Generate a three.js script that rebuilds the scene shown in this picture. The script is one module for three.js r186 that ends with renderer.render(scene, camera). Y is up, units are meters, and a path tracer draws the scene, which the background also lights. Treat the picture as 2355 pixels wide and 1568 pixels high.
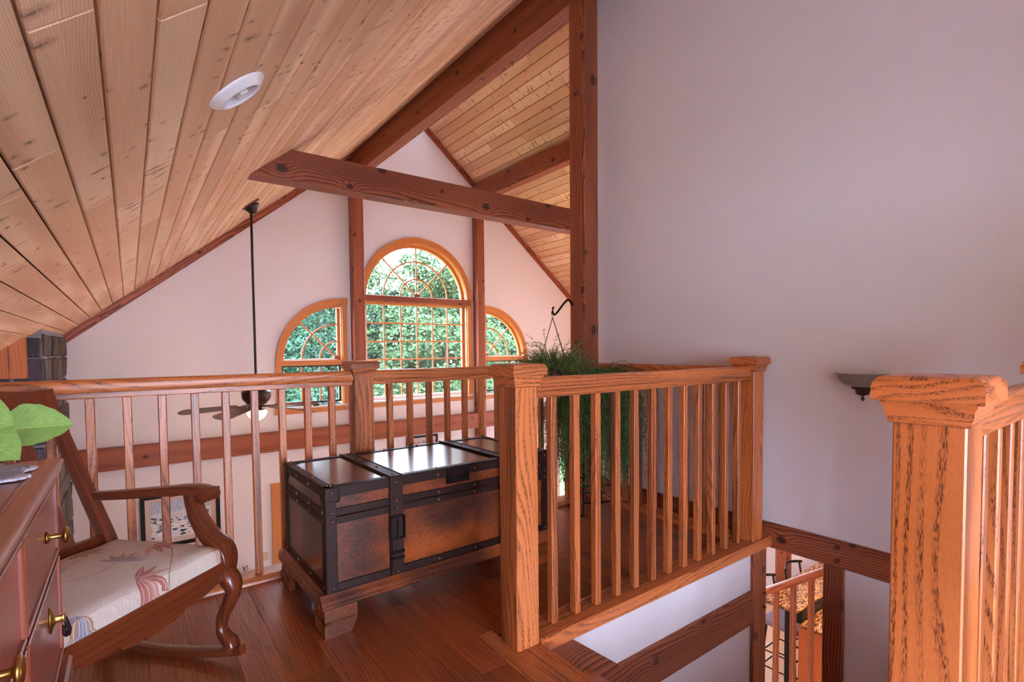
import * as THREE from 'three';
import { mergeGeometries, toCreasedNormals } from 'three/addons/utils/BufferGeometryUtils.js';
import { RoundedBoxGeometry } from 'three/addons/geometries/RoundedBoxGeometry.js';

// ---------------------------------------------------------------- camera, sky, exposure
const scene = new THREE.Scene();
const renderer = new THREE.WebGLRenderer({ antialias: true });
renderer.toneMapping = THREE.LinearToneMapping;
renderer.toneMappingExposure = 3.2;
renderer.shadowMap.enabled = true;
const FPX = 1180.978, CY = 849.674, EYE = new THREE.Vector3(0, 1.12, 0);
const camera = new THREE.PerspectiveCamera(2 * Math.atan(784 / FPX) * 180 / Math.PI, 2355 / 1568, 0.02, 200);
{
  const R = Math.PI / 180, yaw = 36.6783 * R, pitch = -2.26296 * R, roll = -0.55652 * R;
  const f = new THREE.Vector3(Math.sin(yaw) * Math.cos(pitch), Math.sin(pitch), -Math.cos(yaw) * Math.cos(pitch));
  const r = new THREE.Vector3(Math.cos(yaw), 0, Math.sin(yaw)), u = new THREE.Vector3().crossVectors(r, f);
  camera.position.copy(EYE);
  camera.up.copy(u).multiplyScalar(Math.cos(roll)).addScaledVector(r, -Math.sin(roll));
  camera.lookAt(EYE.clone().add(f));
  camera.setViewOffset(2355, 1568, 0, 784 - CY, 2355, 1568);
  camera.updateProjectionMatrix();
}
scene.background = new THREE.Color().setRGB(.84, .95, 1.24);
scene.backgroundIntensity = 9.0;

// ---------------------------------------------------------------- helpers
let seed = 7;
const rnd = () => { seed |= 0; seed = seed + 0x6D2B79F5 | 0; let t = Math.imul(seed ^ seed >>> 15, 1 | seed); t = t + Math.imul(t ^ t >>> 7, 61 | t) ^ t; return ((t ^ t >>> 14) >>> 0) / 4294967296; };
const rr = (a, b) => a + (b - a) * rnd();
const pick = (a) => a[Math.floor(rnd() * a.length)];
const lerp = (a, b, t) => a + (b - a) * t, clamp = (x, a = 0, b = 1) => Math.min(b, Math.max(a, x));
const sstep = (a, b, x) => { const t = clamp((x - a) / (b - a)); return t * t * (3 - 2 * t); };
const V3 = (x, y, z) => new THREE.Vector3(x, y, z);
const taken = {};
function numbered(n) { const k = taken[n] = (taken[n] ?? -1) + 1; return k ? n + '_' + String(k).padStart(3, '0') : n; }
function mk(name, geo, mat, parent) { const m = new THREE.Mesh(geo, mat); m.name = name; m.castShadow = m.receiveShadow = true; parent.add(m); return m; }
function thing(name, label, category, pos = [0, 0, 0], turn = 0, group) {
  const o = new THREE.Group(); o.name = numbered(name); o.position.set(...pos); o.rotation.y = turn; o.userData = { label, category };
  if (group) o.userData.group = group; scene.add(o); return o;
}
function struct(name, label) { const o = new THREE.Group(); o.name = numbered(name); o.userData = { kind: 'structure', label, category: name.split('_')[0] }; scene.add(o); return o; }
function dup(o, label, pos, turn) { const c = o.clone(); c.name = numbered(o.name.replace(/_\d{3}$/, '')); c.userData = { ...o.userData, label }; if (pos) c.position.set(...pos); if (turn !== undefined) c.rotation.y = turn; scene.add(c); return c; }

const UM = 0.6, VM = 1.8;                       // metres that one wood texture covers, across and along the grain
function woodUV(g, grain = 'z', off) {
  if (g.index) g = g.toNonIndexed();
  const p = g.attributes.position, uv = new Float32Array(p.count * 2), gi = 'xyz'.indexOf(grain), [ou, ov] = off || [rnd(), rnd()];
  const a = V3(), b = V3(), c = V3(), n = V3();
  for (let i = 0; i < p.count; i += 3) {
    a.fromBufferAttribute(p, i); b.fromBufferAttribute(p, i + 1); c.fromBufferAttribute(p, i + 2);
    n.copy(b).sub(a).cross(c.clone().sub(a)); const w = [Math.abs(n.x), Math.abs(n.y), Math.abs(n.z)];
    let d = w[0] > w[1] * 1.001 ? 0 : 1; if (w[2] > w[d] * 1.001) d = 2;
    for (let k = 0; k < 3; k++) {
      const q = [p.getX(i + k), p.getY(i + k), p.getZ(i + k)];
      let u, v; if (d === gi) { u = q[(gi + 1) % 3]; v = q[(gi + 2) % 3] * 3; } else { v = q[gi]; u = q[3 - d - gi] + d * 0.137; }
      uv[2 * (i + k)] = u / UM + ou; uv[2 * (i + k) + 1] = v / VM + ov;
    }
  }
  g.setAttribute('uv', new THREE.BufferAttribute(uv, 2)); return g;
}
function rawBox(sx, sy, sz, c) {
  const h = [sx / 2, sy / 2, sz / 2], out = []; c = Math.min(c, h[0] * .45, h[1] * .45, h[2] * .45);
  const poly = (pts) => {
    const m = [0, 1, 2].map(k => pts.reduce((s, q) => s + q[k], 0)), e1 = [0, 1, 2].map(k => pts[1][k] - pts[0][k]), e2 = [0, 1, 2].map(k => pts[2][k] - pts[0][k]);
    const n = [e1[1] * e2[2] - e1[2] * e2[1], e1[2] * e2[0] - e1[0] * e2[2], e1[0] * e2[1] - e1[1] * e2[0]];
    if (n[0] * m[0] + n[1] * m[1] + n[2] * m[2] < 0) pts.reverse();
    for (let i = 1; i < pts.length - 1; i++) out.push(...pts[0], ...pts[i], ...pts[i + 1]);
  };
  const P = (i, iv, j, jv, k, kv) => { const q = [0, 0, 0]; q[i] = iv; q[j] = jv; q[k] = kv; return q; };
  for (let i = 0; i < 3; i++) { const j = (i + 1) % 3, k = (i + 2) % 3; for (const s of [-1, 1]) poly([[-1, -1], [1, -1], [1, 1], [-1, 1]].map(([a, b]) => P(i, s * h[i], j, a * (h[j] - c), k, b * (h[k] - c)))); }
  if (c > 0) {
    for (let i = 0; i < 3; i++) { const j = (i + 1) % 3, k = (i + 2) % 3; for (const s of [-1, 1]) for (const t of [-1, 1]) poly([P(i, s * h[i], j, t * (h[j] - c), k, -(h[k] - c)), P(i, s * h[i], j, t * (h[j] - c), k, h[k] - c), P(i, s * (h[i] - c), j, t * h[j], k, h[k] - c), P(i, s * (h[i] - c), j, t * h[j], k, -(h[k] - c))]); }
    for (const a of [-1, 1]) for (const b of [-1, 1]) for (const d of [-1, 1]) poly([[a * h[0], b * (h[1] - c), d * (h[2] - c)], [a * (h[0] - c), b * h[1], d * (h[2] - c)], [a * (h[0] - c), b * (h[1] - c), d * h[2]]]);
  }
  const g = new THREE.BufferGeometry(); g.setAttribute('position', new THREE.Float32BufferAttribute(out, 3)); g.computeVertexNormals(); return g;
}
// a box from x0..x1 etc. with chamfered edges and uv along the grain
function bx(x0, x1, y0, y1, z0, z1, grain = 'y', c = .002) {
  const g = woodUV(rawBox(x1 - x0, y1 - y0, z1 - z0, c), grain); g.translate((x0 + x1) / 2, (y0 + y1) / 2, (z0 + z1) / 2); return g;
}
function plain(g) { if (g.index) g = g.toNonIndexed(); for (const k of Object.keys(g.attributes)) if (!['position', 'normal', 'uv'].includes(k)) g.deleteAttribute(k); g.clearGroups?.(); return g; }
const join = (...gs) => mergeGeometries(gs.flat().map(plain));
// a straight moulding: profile points (a across, b up) swept along an axis from s to e
function moulding(profile, axis, s, e, crease = .7) {
  const sh = new THREE.Shape(profile.map(([a, b]) => new THREE.Vector2(axis === 'x' ? -a : a, b)));
  let g = new THREE.ExtrudeGeometry(sh, { depth: e - s, bevelEnabled: false, steps: 1 }); g.translate(0, 0, s);
  g = woodUV(g, 'z'); g = toCreasedNormals(g, crease);
  if (axis === 'x') g.rotateY(Math.PI / 2); if (axis === 'y') { g.rotateX(-Math.PI / 2); }
  return g;
}
function rrect(w, h, r, y0 = 0, n = 4) {         // rounded rectangle profile centred on a = 0, from b = y0
  const p = [], cs = [[w / 2 - r, y0 + h - r, 0], [-w / 2 + r, y0 + h - r, 1], [-w / 2 + r, y0 + r, 2], [w / 2 - r, y0 + r, 3]];
  for (const [a, b, q] of cs) for (let i = 0; i <= n; i++) { const t = (q + i / n) * Math.PI / 2; p.push([a + Math.cos(t) * r, b + Math.sin(t) * r]); }
  return p;
}
function ext(shape, depth, o = {}) { return new THREE.ExtrudeGeometry(shape, { depth, bevelEnabled: !!o.bevel, bevelSize: o.bevel || 0, bevelThickness: o.bevel || 0, bevelSegments: 1, steps: 1, curveSegments: o.seg || 24 }); }
const shapeOf = (pts) => new THREE.Shape(pts.map(p => new THREE.Vector2(...p)));
function lathe(pts, n = 32) { return new THREE.LatheGeometry(pts.map(p => new THREE.Vector2(...p)), n); }
function sqLathe(prof, grain = 'x') {           // square section with mitred corners; prof: half width, height
  const p = [], C = [[-1, -1], [1, -1], [1, 1], [-1, 1]], V = (i, k) => [C[k % 4][0] * prof[i][0], prof[i][1], C[k % 4][1] * prof[i][0]], n = prof.length;
  for (let i = 0; i < n - 1; i++) for (let k = 0; k < 4; k++) { const A = V(i, k), B = V(i, k + 1), D = V(i + 1, k), E = V(i + 1, k + 1); p.push(...A, ...D, ...B, ...B, ...D, ...E); }
  for (const [i, f] of [[0, 0], [n - 1, 1]]) { const q = [0, 1, 2, 3].map(k => V(i, k)); for (const t of f ? [[0, 2, 1], [0, 3, 2]] : [[0, 1, 2], [0, 2, 3]]) for (const k of t) p.push(...q[k]); }
  const g = new THREE.BufferGeometry(); g.setAttribute('position', new THREE.Float32BufferAttribute(p, 3)); return toCreasedNormals(woodUV(g, grain), .6);
}
// sweep an ellipse or a rounded square along a smooth path; rad(t) gives [side, up] half sizes
function sweep(pts, rad, n = 32, m = 10, sq = 1, upv = V3(0, 1, 0)) {
  const c = new THREE.CatmullRomCurve3(pts.map(p => V3(...p)), false, 'centripetal'), pos = [], uv = [], idx = []; const L = c.getLength();
  for (let i = 0; i <= n; i++) {
    const t = i / n, p = c.getPointAt(t), T = c.getTangentAt(t), S = V3().crossVectors(T, upv).normalize(), U = V3().crossVectors(S, T).normalize(), [a, b] = rad(t);
    for (let j = 0; j <= m; j++) {
      const th = (j + .5) / m * Math.PI * 2, cx = Math.cos(th), sy = Math.sin(th), e = x => Math.sign(x) * Math.pow(Math.abs(x), sq);
      const q = p.clone().addScaledVector(S, a * e(cx)).addScaledVector(U, b * e(sy)); pos.push(q.x, q.y, q.z); uv.push(j / m * (a + b) * 4 / UM, t * L / VM);
    }
  }
  for (let i = 0; i < n; i++) for (let j = 0; j < m; j++) { const k = i * (m + 1) + j; idx.push(k, k + m + 1, k + 1, k + 1, k + m + 1, k + m + 2); }
  for (const [i, f] of [[0, 1], [n, 0]]) { const p = c.getPointAt(i / n), k0 = pos.length / 3; pos.push(p.x, p.y, p.z); uv.push(.5, i / n); for (let j = 0; j < m; j++) { const k = i * (m + 1) + j; f ? idx.push(k0, k, k + 1) : idx.push(k0, k + 1, k); } }
  let g = new THREE.BufferGeometry(); g.setAttribute('position', new THREE.Float32BufferAttribute(pos, 3)); g.setAttribute('uv', new THREE.Float32BufferAttribute(uv, 2)); g.setIndex(idx);
  return toCreasedNormals(g.toNonIndexed(), .75);
}
const rod = (a, b, r, m = 8) => sweep([a, lerp3(a, b, .5), b], () => [r, r], 2, m, 1, Math.abs(b[1] - a[1]) > .7 * Math.hypot(b[0] - a[0], b[1] - a[1], b[2] - a[2]) ? V3(1, 0, 0) : V3(0, 1, 0));
function lerp3(a, b, t) { return [0, 1, 2].map(k => lerp(a[k], b[k], t)); }

// ---------------------------------------------------------------- textures
function hash(x, y, s) { let h = Math.imul(x, 374761393) + Math.imul(y, 668265263) + Math.imul(s, 974711) | 0; h = Math.imul(h ^ h >>> 13, 1274126177); return ((h ^ h >>> 16) >>> 0) / 4294967296; }
function pn(x, y, px, py, s) {                  // value noise that repeats every px, py
  const xi = Math.floor(x), yi = Math.floor(y); let fx = x - xi, fy = y - yi; fx = fx * fx * (3 - 2 * fx); fy = fy * fy * (3 - 2 * fy);
  const x0 = ((xi % px) + px) % px, x1 = (x0 + 1) % px, y0 = ((yi % py) + py) % py, y1 = (y0 + 1) % py;
  return lerp(lerp(hash(x0, y0, s), hash(x1, y0, s), fx), lerp(hash(x0, y1, s), hash(x1, y1, s), fx), fy);
}
function dataTex(W, H, fn, srgb = true) {
  const d = new Uint8Array(W * H * 4), o = [0, 0, 0];
  for (let y = 0; y < H; y++) for (let x = 0; x < W; x++) { fn((x + .5) / W, (y + .5) / H, o); const i = (y * W + x) * 4; for (let k = 0; k < 3; k++) d[i + k] = clamp(o[k], 0, 255); d[i + 3] = 255; }
  const t = new THREE.DataTexture(d, W, H); t.wrapS = t.wrapT = THREE.RepeatWrapping; t.magFilter = THREE.LinearFilter; t.minFilter = THREE.LinearMipmapLinearFilter; t.generateMipmaps = true; if (srgb) t.colorSpace = THREE.SRGBColorSpace; t.needsUpdate = true; return t;
}
function woodTex(o) {
  const { light, dark, F = 30, A = 3, A2 = 1.2, amp = .8, fib = .12, pores = 0, knots = [], smudge = [], tone = .12, s = 1, sharp = 3 } = o;
  return dataTex(1024, 1024, (u, v, c) => {
    let g = u * F + A * pn(u * 3, v * 2, 3, 2, s) + A2 * pn(u * 7, v * 5, 7, 5, s + 1) + .35 * pn(u * 40, v * 9, 40, 9, s + 2), kn = 0, kr = 0;
    for (const [ku, kv, r] of knots) { let du = u - ku, dv = v - kv; du -= Math.round(du); dv -= Math.round(dv); const d = Math.hypot(du * UM / r, dv * VM / (r * 1.5)); if (d < 5) { g += 2.2 * Math.exp(-d * d * .22); if (d < 1.25) { kn = Math.max(kn, 1 - sstep(.55, 1.25, d)); kr = .5 + .5 * Math.sin(d * 16); } } }
    const r = g - Math.floor(g), late = Math.pow(r, sharp) * (1 - sstep(.93, 1, r)) * 1.15;
    const fi = pn(u * 330, v * 14, 330, 14, s + 3) - .5, to = pn(u * 9, v * 2, 9, 2, s + 4) - .5;
    let m = clamp(late * amp + fi * fib * 2 + to * tone * 2 + .1);
    if (pores) { const q = pn(u * 620, v * 230, 620, 230, s + 5), cl = sstep(.4, .75, r) * (1 - .6 * sstep(.9, 1, r)) * (.35 + .65 * sstep(.25, .75, pn(u * 24, v * 8, 24, 8, s + 6))) + .12; m += cl * .12; if (q > .45) m += pores * cl * sstep(.45, .8, q); }
    for (let k = 0; k < 3; k++) c[k] = lerp(light[k], dark[k], Math.min(m, 1));
    if (kn) { const kd = lerp(.75, .35, kr * .6); for (let k = 0; k < 3; k++) c[k] = lerp(c[k], dark[k] * kd, kn * .85); }
    for (const [ku, kv, w, hgt, dk] of smudge) { let du = u - ku, dv = v - kv; du -= Math.round(du); dv -= Math.round(dv); if (Math.abs(du) * UM > w * 2.2 || Math.abs(dv) * VM > hgt * 5 + w * .5) continue; const bend = (hash(ku * 999 | 0, 1, 2) - .5) * .7, nz = (pn(u * 200, v * 160, 200, 160, s + 9) - .5) + (pn(u * 60, v * 50, 60, 50, s + 8) - .5), e = Math.hypot(du * UM / w, (dv * VM - bend * du * UM) / hgt), q = (1 - sstep(.2, 1.1, e + nz * .6)) * dk, h = (1 - sstep(.3, 1, Math.hypot(du * UM / (w * 2), (dv * VM - bend * du * UM) / (hgt * 4.2)) + nz * .3)) * .3; for (let k = 0; k < 3; k++) c[k] = lerp(lerp(c[k], [140, 92, 62][k], h), [74, 64, 60][k], q); }
  });
}

const many = (n, f) => Array.from({ length: n }, (_, i) => f(i));
const T = {
  oak: woodTex({ light: [212, 123, 65], dark: [94, 43, 22], F: 32, A: 9, A2: 2.4, amp: .24, fib: .2, pores: .75, tone: .36, s: 11, sharp: 2.2 }),
  fir: woodTex({ light: [180, 100, 64], dark: [84, 32, 18], F: 34, A: 7, A2: 1.6, amp: .85, fib: .08, tone: .14, s: 23, sharp: 2, knots: [[.2, .3, .02], [.62, .12, .03], [.45, .71, .016], [.85, .55, .028], [.1, .82, .018], [.72, .86, .014], [.33, .5, .012], [.55, .4, .02]] }),
  cedar: woodTex({ light: [242, 206, 172], dark: [192, 138, 102], F: 104, A: 12, A2: 2.5, amp: .42, fib: .1, tone: .42, s: 37, sharp: 2.2, smudge: many(46, i => [rnd(), (i + rnd()) / 46, rr(.006, .012) * (rnd() < .45 ? 4 : 1), rr(.003, .008), rr(.35, .85)]), knots: many(7, i => [rnd(), rnd(), rr(.004, .008)]) }),
  floor: woodTex({ light: [166, 84, 44], dark: [88, 36, 16], F: 40, A: 5, A2: 2, amp: .14, fib: .42, tone: .34, pores: .3, s: 41, sharp: 1.6 }),
  pine: woodTex({ light: [214, 140, 78], dark: [168, 92, 44], F: 30, A: 4, amp: .5, fib: .1, tone: .15, s: 53, knots: [[.3, .4, .007], [.7, .8, .006]] }),
  birch: woodTex({ light: [222, 184, 150], dark: [186, 140, 104], F: 30, A: 4, amp: .4, fib: .12, tone: .2, s: 57 }),
  mahogany: woodTex({ light: [118, 54, 28], dark: [58, 22, 12], F: 30, A: 3, amp: .18, fib: .3, tone: .3, pores: .3, s: 61 }),
  cherry: woodTex({ light: [150, 72, 50], dark: [102, 44, 30], F: 22, A: 3, amp: .35, fib: .2, tone: .25, s: 67 }),
};
T.trunk = dataTex(512, 512, (u, v, c) => { const n = pn(u * 4, v * 9, 4, 9, 3) * .6 + pn(u * 11, v * 24, 11, 24, 4) * .3 + pn(u * 90, v * 220, 90, 220, 5) * .28; const m = clamp(n * 1.5 - .35); const l = [158, 76, 24], d = [56, 23, 9]; for (let k = 0; k < 3; k++) c[k] = lerp(d[k], l[k], m); });
T.leather = dataTex(512, 512, (u, v, c) => { const n = pn(u * 60, v * 60, 60, 60, 8) * .4 + pn(u * 8, v * 8, 8, 8, 9) * .6, sc = pn(u * 190, v * 190, 190, 190, 6) > .985 ? 55 : 0; c[0] = 30 + n * 26 + sc; c[1] = 16 + n * 15 + sc * .8; c[2] = 13 + n * 12 + sc * .7; });
T.hide = dataTex(512, 512, (u, v, c) => { const n = pn(u * 70, v * 70, 70, 70, 31) * .35 + pn(u * 6, v * 6, 6, 6, 32) * .4 + pn(u * 200, v * 200, 200, 200, 33) * .25; c[0] = 44 + n * 34; c[1] = 25 + n * 21; c[2] = 20 + n * 19; });
T.paint = dataTex(512, 512, (u, v, c) => { const n = pn(u * 160, v * 160, 160, 160, 1) * .6 + pn(u * 60, v * 60, 60, 60, 2) * .4; c[0] = c[1] = c[2] = n * 255; }, false);
T.stone = dataTex(512, 512, (u, v, c) => { const n = pn(u * 5, v * 5, 5, 5, 12) * .45 + pn(u * 30, v * 30, 30, 30, 13) * .3 + pn(u * 128, v * 128, 128, 128, 14) * .25, w = pn(u * 40, v * 90, 40, 90, 15) > .93 ? 40 : 0; c[0] = 40 + n * 74 + w; c[1] = 42 + n * 72 + w; c[2] = 52 + n * 76 + w; });
T.slate = dataTex(512, 512, (u, v, c) => { const n = pn(u * 46, v * 4, 46, 4, 17), m = pn(u * 20, v * 9, 20, 9, 18), q = pn(u * 170, v * 60, 170, 60, 19); const a = [92, 86, 84], b = [150, 118, 88], d = [58, 60, 66]; for (let k = 0; k < 3; k++) c[k] = lerp(lerp(d[k], a[k], sstep(.25, .6, n)), b[k], sstep(.6, .85, m) * .7) * (.75 + .45 * q); });
T.granite = dataTex(512, 512, (u, v, c) => { const n = pn(u * 46, v * 46, 46, 46, 21), m = pn(u * 80, v * 80, 80, 80, 22), q = pn(u * 22, v * 22, 22, 22, 20); const a = [190, 140, 106], b = [112, 70, 44], d = [34, 28, 26]; for (let k = 0; k < 3; k++) { c[k] = lerp(b[k], a[k], sstep(.3, .7, n)); if (m * .6 + q * .4 > .56) c[k] = lerp(c[k], d[k], sstep(.56, .66, m * .6 + q * .4)); } });
const std = (p) => new THREE.MeshPhysicalMaterial({ side: THREE.DoubleSide, ...p });
const wood = (map, roughness = .45, tint = 0xffffff, extra = {}) => std({ map, color: tint, roughness, ...extra });
const tints = (map, list, rough, extra) => list.map(t => wood(map, rough, new THREE.Color(...t), extra));
const M = {
  oak: tints(T.oak, [[1, 1, 1], [.9, .88, .86], [1.0, .94, .9], [.84, .8, .78]], .38, { clearcoat: .25, clearcoatRoughness: .3 }),
  fir: tints(T.fir, [[1, 1, 1], [.86, .84, .84], [.95, .9, .86]], .5),
  cedar: tints(T.cedar, [[1, 1, 1], [.95, .92, .89], [1.02, .98, .94], [.9, .86, .82], [1, .95, .88]], .55),
  floor: tints(T.floor, [[1, 1, 1], [.86, .84, .82], [1.0, .92, .86], [.78, .74, .72]], .3, { clearcoat: .5, clearcoatRoughness: .2 }),
  pine: wood(T.pine, .4), mahogany: wood(T.mahogany, .3, 0xffffff, { clearcoat: .4, clearcoatRoughness: .2 }), cherry: wood(T.cherry, .32, 0xffffff, { clearcoat: .4, clearcoatRoughness: .25 }),
  wall: std({ color: new THREE.Color().setRGB(.78, .725, .75), roughness: .9, bumpMap: T.paint, bumpScale: .0006 }),
  deck: std({ color: 0x3a2416, roughness: .9 }), plain: std({ color: 0x8a7a70, roughness: .9 }),
  mortar: std({ color: 0x86828c, roughness: .95, bumpMap: T.stone, bumpScale: .003 }),
  stone: [0xffffff, 0xcfd3e0, 0xe8dfe0].map(c => std({ map: T.stone, color: c, roughness: .8, bumpMap: T.stone, bumpScale: .006 })),
  slate: [0xffffff, 0xd8d0c8, 0xffe6cc].map(c => std({ map: T.slate, color: c, roughness: .85, bumpMap: T.slate, bumpScale: .01 })),
  granite: std({ map: T.granite, roughness: .15 }),
  trunk: std({ map: T.trunk, roughness: .35, clearcoat: .25, clearcoatRoughness: .35 }), leather: std({ map: T.leather, roughness: .5, specularIntensity: .5 }), hide: std({ map: T.hide, roughness: .24, clearcoat: .5, clearcoatRoughness: .15 }),
  nail: std({ color: 0x8a6a50, metalness: .9, roughness: .35 }), black: std({ color: 0x0c0b0c, metalness: .4, roughness: .45 }), iron: std({ color: 0x18161a, metalness: .6, roughness: .5 }),
  brass: std({ color: 0xb08a4a, metalness: .95, roughness: .3 }), bronze: std({ color: 0x2a1a1c, metalness: .5, roughness: .35 }), bronzeRed: std({ color: 0x3c1a16, metalness: .4, roughness: .35 }),
  white: std({ color: 0xe6e2e6, roughness: .35 }), whiteIn: std({ color: 0xd8d2d8, roughness: .5 }), glass: std({ color: 0xffffff, transmission: 1, thickness: 0, roughness: 0, ior: 1.45 }),
  sash: std({ color: 0xd8cfc8, roughness: .4 }), screenFrame: std({ color: 0x3a3d40, roughness: .5, metalness: .4 }),
};
const uvScale = (g, s) => { const u = g.attributes.uv; for (let i = 0; i < u.count; i++) u.setXY(i, u.getX(i) * s, u.getY(i) * s); return g; };

// ---------------------------------------------------------------- the building
const ZG = -7.41, XR = 3.684, YR = 4.797, ML = .817, MR = .812, XL = -1.35, XE = 7.7, YF = -2.62, ZB = 2.7;   // gable wall, ridge, slopes, eaves, lower floor, rear wall
const ceilL = x => 1.787 + ML * x, ceilR = x => YR - MR * (x - XR);
const XW = 2.97;                                // face of the tall white wall
// roof decks, with two roof lights behind the camera
const SKY = [];   // x0 x1 z0 z1 of the roof lights
{
  const c = struct('ceiling', 'sloping tongue and groove plank ceiling of knotty cedar');
  const aL = Math.atan(ML), aR = Math.atan(MR), LL = (XR - XL) / Math.cos(aL), LR = (XE - XR) / Math.cos(aR);
  // deck over the left slope, cut round the roof lights
  const hole = (x0, x1, z0, z1) => { const p = new THREE.Path(); p.moveTo(x0, z0); p.lineTo(x1, z0); p.lineTo(x1, z1); p.lineTo(x0, z1); p.closePath(); return p; };
  const s = shapeOf([[0, ZG - .3], [LL, ZG - .3], [LL, ZB + .2], [0, ZB + .2]]); for (const [x0, x1, z0, z1] of SKY) s.holes.push(hole((x0 - XL) / Math.cos(aL), (x1 - XL) / Math.cos(aL), z0, z1));
  const dk = mk('roof_deck', ext(s, .16), M.deck, c); dk.rotation.set(Math.PI / 2, 0, 0); const hl = new THREE.Group();
  dk.geometry.rotateX(Math.PI / 2); dk.geometry.translate(0, .02 + .16, 0); dk.rotation.set(0, 0, aL); dk.position.set(XL, ceilL(XL), 0);
  const dr = mk('roof_deck', rawBox(LR + .2, .16, ZB + .2 - ZG + .3, 0), M.deck, c); dr.geometry.translate((LR + .2) / 2, .1, (ZB + .2 + ZG - .3) / 2); dr.rotation.z = -aR; dr.position.set(XR, YR, 0);
  const row = (x, zs, ze, ang, yf, w) => {
    let z = zs + rr(-1.5, 0);
    while (z < ze) {
      const len = rr(1.3, 3.4), a = Math.max(z, zs), b = Math.min(z + len, ze); z += len; if (b - a < .12) continue;
      const parts = [[a, b]];
      for (const [x0, x1, z0, z1] of SKY) if (ang > 0 && x + .05 > x0 - .02 && x - .05 < x1 + .02) for (let i = parts.length - 1; i >= 0; i--) { const [p, q] = parts[i]; if (q > z0 && p < z1) { parts.splice(i, 1); if (z0 - p > .05) parts.push([p, z0]); if (q - z1 > .05) parts.push([z1, q]); } }
      for (const [p, q] of parts) { const m = mk('ceiling_plank', woodUV(rawBox(w, .022, q - p - .0015, .0045), 'z'), pick(M.cedar), c); m.position.set(x, yf(x), (p + q) / 2); m.rotation.z = ang; m.geometry.translate(0, .011, 0); }
    }
  };
  const pit = .102, wL = pit / Math.cos(aL) - .006, x0 = -.027 - pit / 2;
  for (let i = -13; x0 + i * pit < XR - .04; i++) { const x = x0 + i * pit; if (x > XL + .03) row(x, ZG, ZB, aL, ceilL, wL); }
  for (let x = XR + .06; x < XE - .05; x += pit) row(x, ZG, -2.83, -aR, ceilR, wL);
}
// roof lights
SKY.forEach(([x0, x1, z0, z1], i) => {
  const w = struct('window_' + (5 + i), 'roof light in the plank ceiling'), a = Math.atan(ML), L = (x1 - x0) / Math.cos(a), xm = (x0 + x1) / 2;
  for (const [g] of [[bx(-L / 2, L / 2, -.0, .2, z0 - .015, z0, 'x')], [bx(-L / 2, L / 2, 0, .2, z1, z1 + .015, 'x')], [bx(-L / 2 - .015, -L / 2, 0, .2, z0, z1, 'z')], [bx(L / 2, L / 2 + .015, 0, .2, z0, z1, 'z')]]) { const m = mk('window_frame', g, M.white, w); m.rotation.z = a; m.position.set(xm, ceilL(xm), 0); }
  const p = mk('pane', rawBox(L, .004, z1 - z0, 0), M.glass, w); p.rotation.z = a; p.position.set(xm - .17 * Math.sin(a), ceilL(xm) + .17 * Math.cos(a), (z0 + z1) / 2);
});
// gable wall with its openings
const WC = 3.70, RC = .885, SP = 1.905;           // arched window: centre, radius of the opening, spring line
const RS = .835, WLX = 2.47, WRX = 4.95, SS = .962; // side windows: radius, straight jamb, spring line
{
  const w = struct('wall_gable', 'painted gable wall with arched windows');
  const s = shapeOf([[XL, YF], [XE, YF], [XE, ceilR(XE)], [XR, YR], [XL, ceilL(XL)]]);
  const h1 = new THREE.Path(); h1.moveTo(WC - RC, .36); h1.lineTo(WC + RC, .36); h1.lineTo(WC + RC, SP); h1.absarc(WC, SP, RC, 0, Math.PI, false); h1.lineTo(WC - RC, .36); s.holes.push(h1);
  const h2 = new THREE.Path(); h2.moveTo(WLX - RS, .36); h2.lineTo(WLX, .36); h2.lineTo(WLX, SS + RS); h2.absarc(WLX, SS, RS, Math.PI / 2, Math.PI, false); h2.lineTo(WLX - RS, .36); s.holes.push(h2);
  const h3 = new THREE.Path(); h3.moveTo(WRX, .36); h3.lineTo(WRX + RS, .36); h3.lineTo(WRX + RS, SS); h3.absarc(WRX, SS, RS, 0, Math.PI / 2, false); h3.lineTo(WRX, .36); s.holes.push(h3);
  for (const [x0, x1, y0, y1] of [[1.58, 2.38, YF + .01, -.76], [6.6, 7.25, YF + .01, -.95]]) { const p = new THREE.Path(); p.moveTo(x0, y0); p.lineTo(x1, y0); p.lineTo(x1, y1); p.lineTo(x0, y1); p.closePath(); s.holes.push(p); }
  const g = ext(s, .16, { seg: 40 }); g.translate(0, 0, ZG - .16); mk('wall_surface', uvScale(g, 1), M.wall, w);
}
const wallBox = (name, label, x0, x1, y0, y1, z0, z1, mat = M.wall) => { const w = struct(name, label); const g = rawBox(x1 - x0, y1 - y0, z1 - z0, 0); g.translate((x0 + x1) / 2, (y0 + y1) / 2, (z0 + z1) / 2); woodUV(g, 'y'); mk('wall_surface', woodUV(g, 'y'), mat, w); return w; };
wallBox('wall_right', 'tall plain painted wall beside the stairwell', XW, XW + .12, .1, 4.19, -2.95, ZB);
wallBox('wall_lower', 'painted wall below the wall beam beside the stairs', XW, XW + .12, YF, .0, -1.085, ZB);
wallBox('wall_lower', 'painted wall below the loft corner', XW, XW + .12, YF, .0, -2.95, -1.62);
wallBox('wall_upper', 'wall closing the upper room', XW + .12, XE, -.25, 4.19, -2.83, -2.71).children.forEach(m => { m.geometry.dispose(); const s = shapeOf([[XW + .12, -.03], [XE, -.03], [XE, ceilR(XE)], [XR, YR], [XW + .12, ceilL(XW + .12)]]); const g = ext(s, .12); g.translate(0, 0, -2.95); m.geometry = g; });
wallBox('ceiling_lower', 'plain kitchen ceiling', XW + .12, XE, -.03, .09, -2.71, ZB, M.wall);
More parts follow.
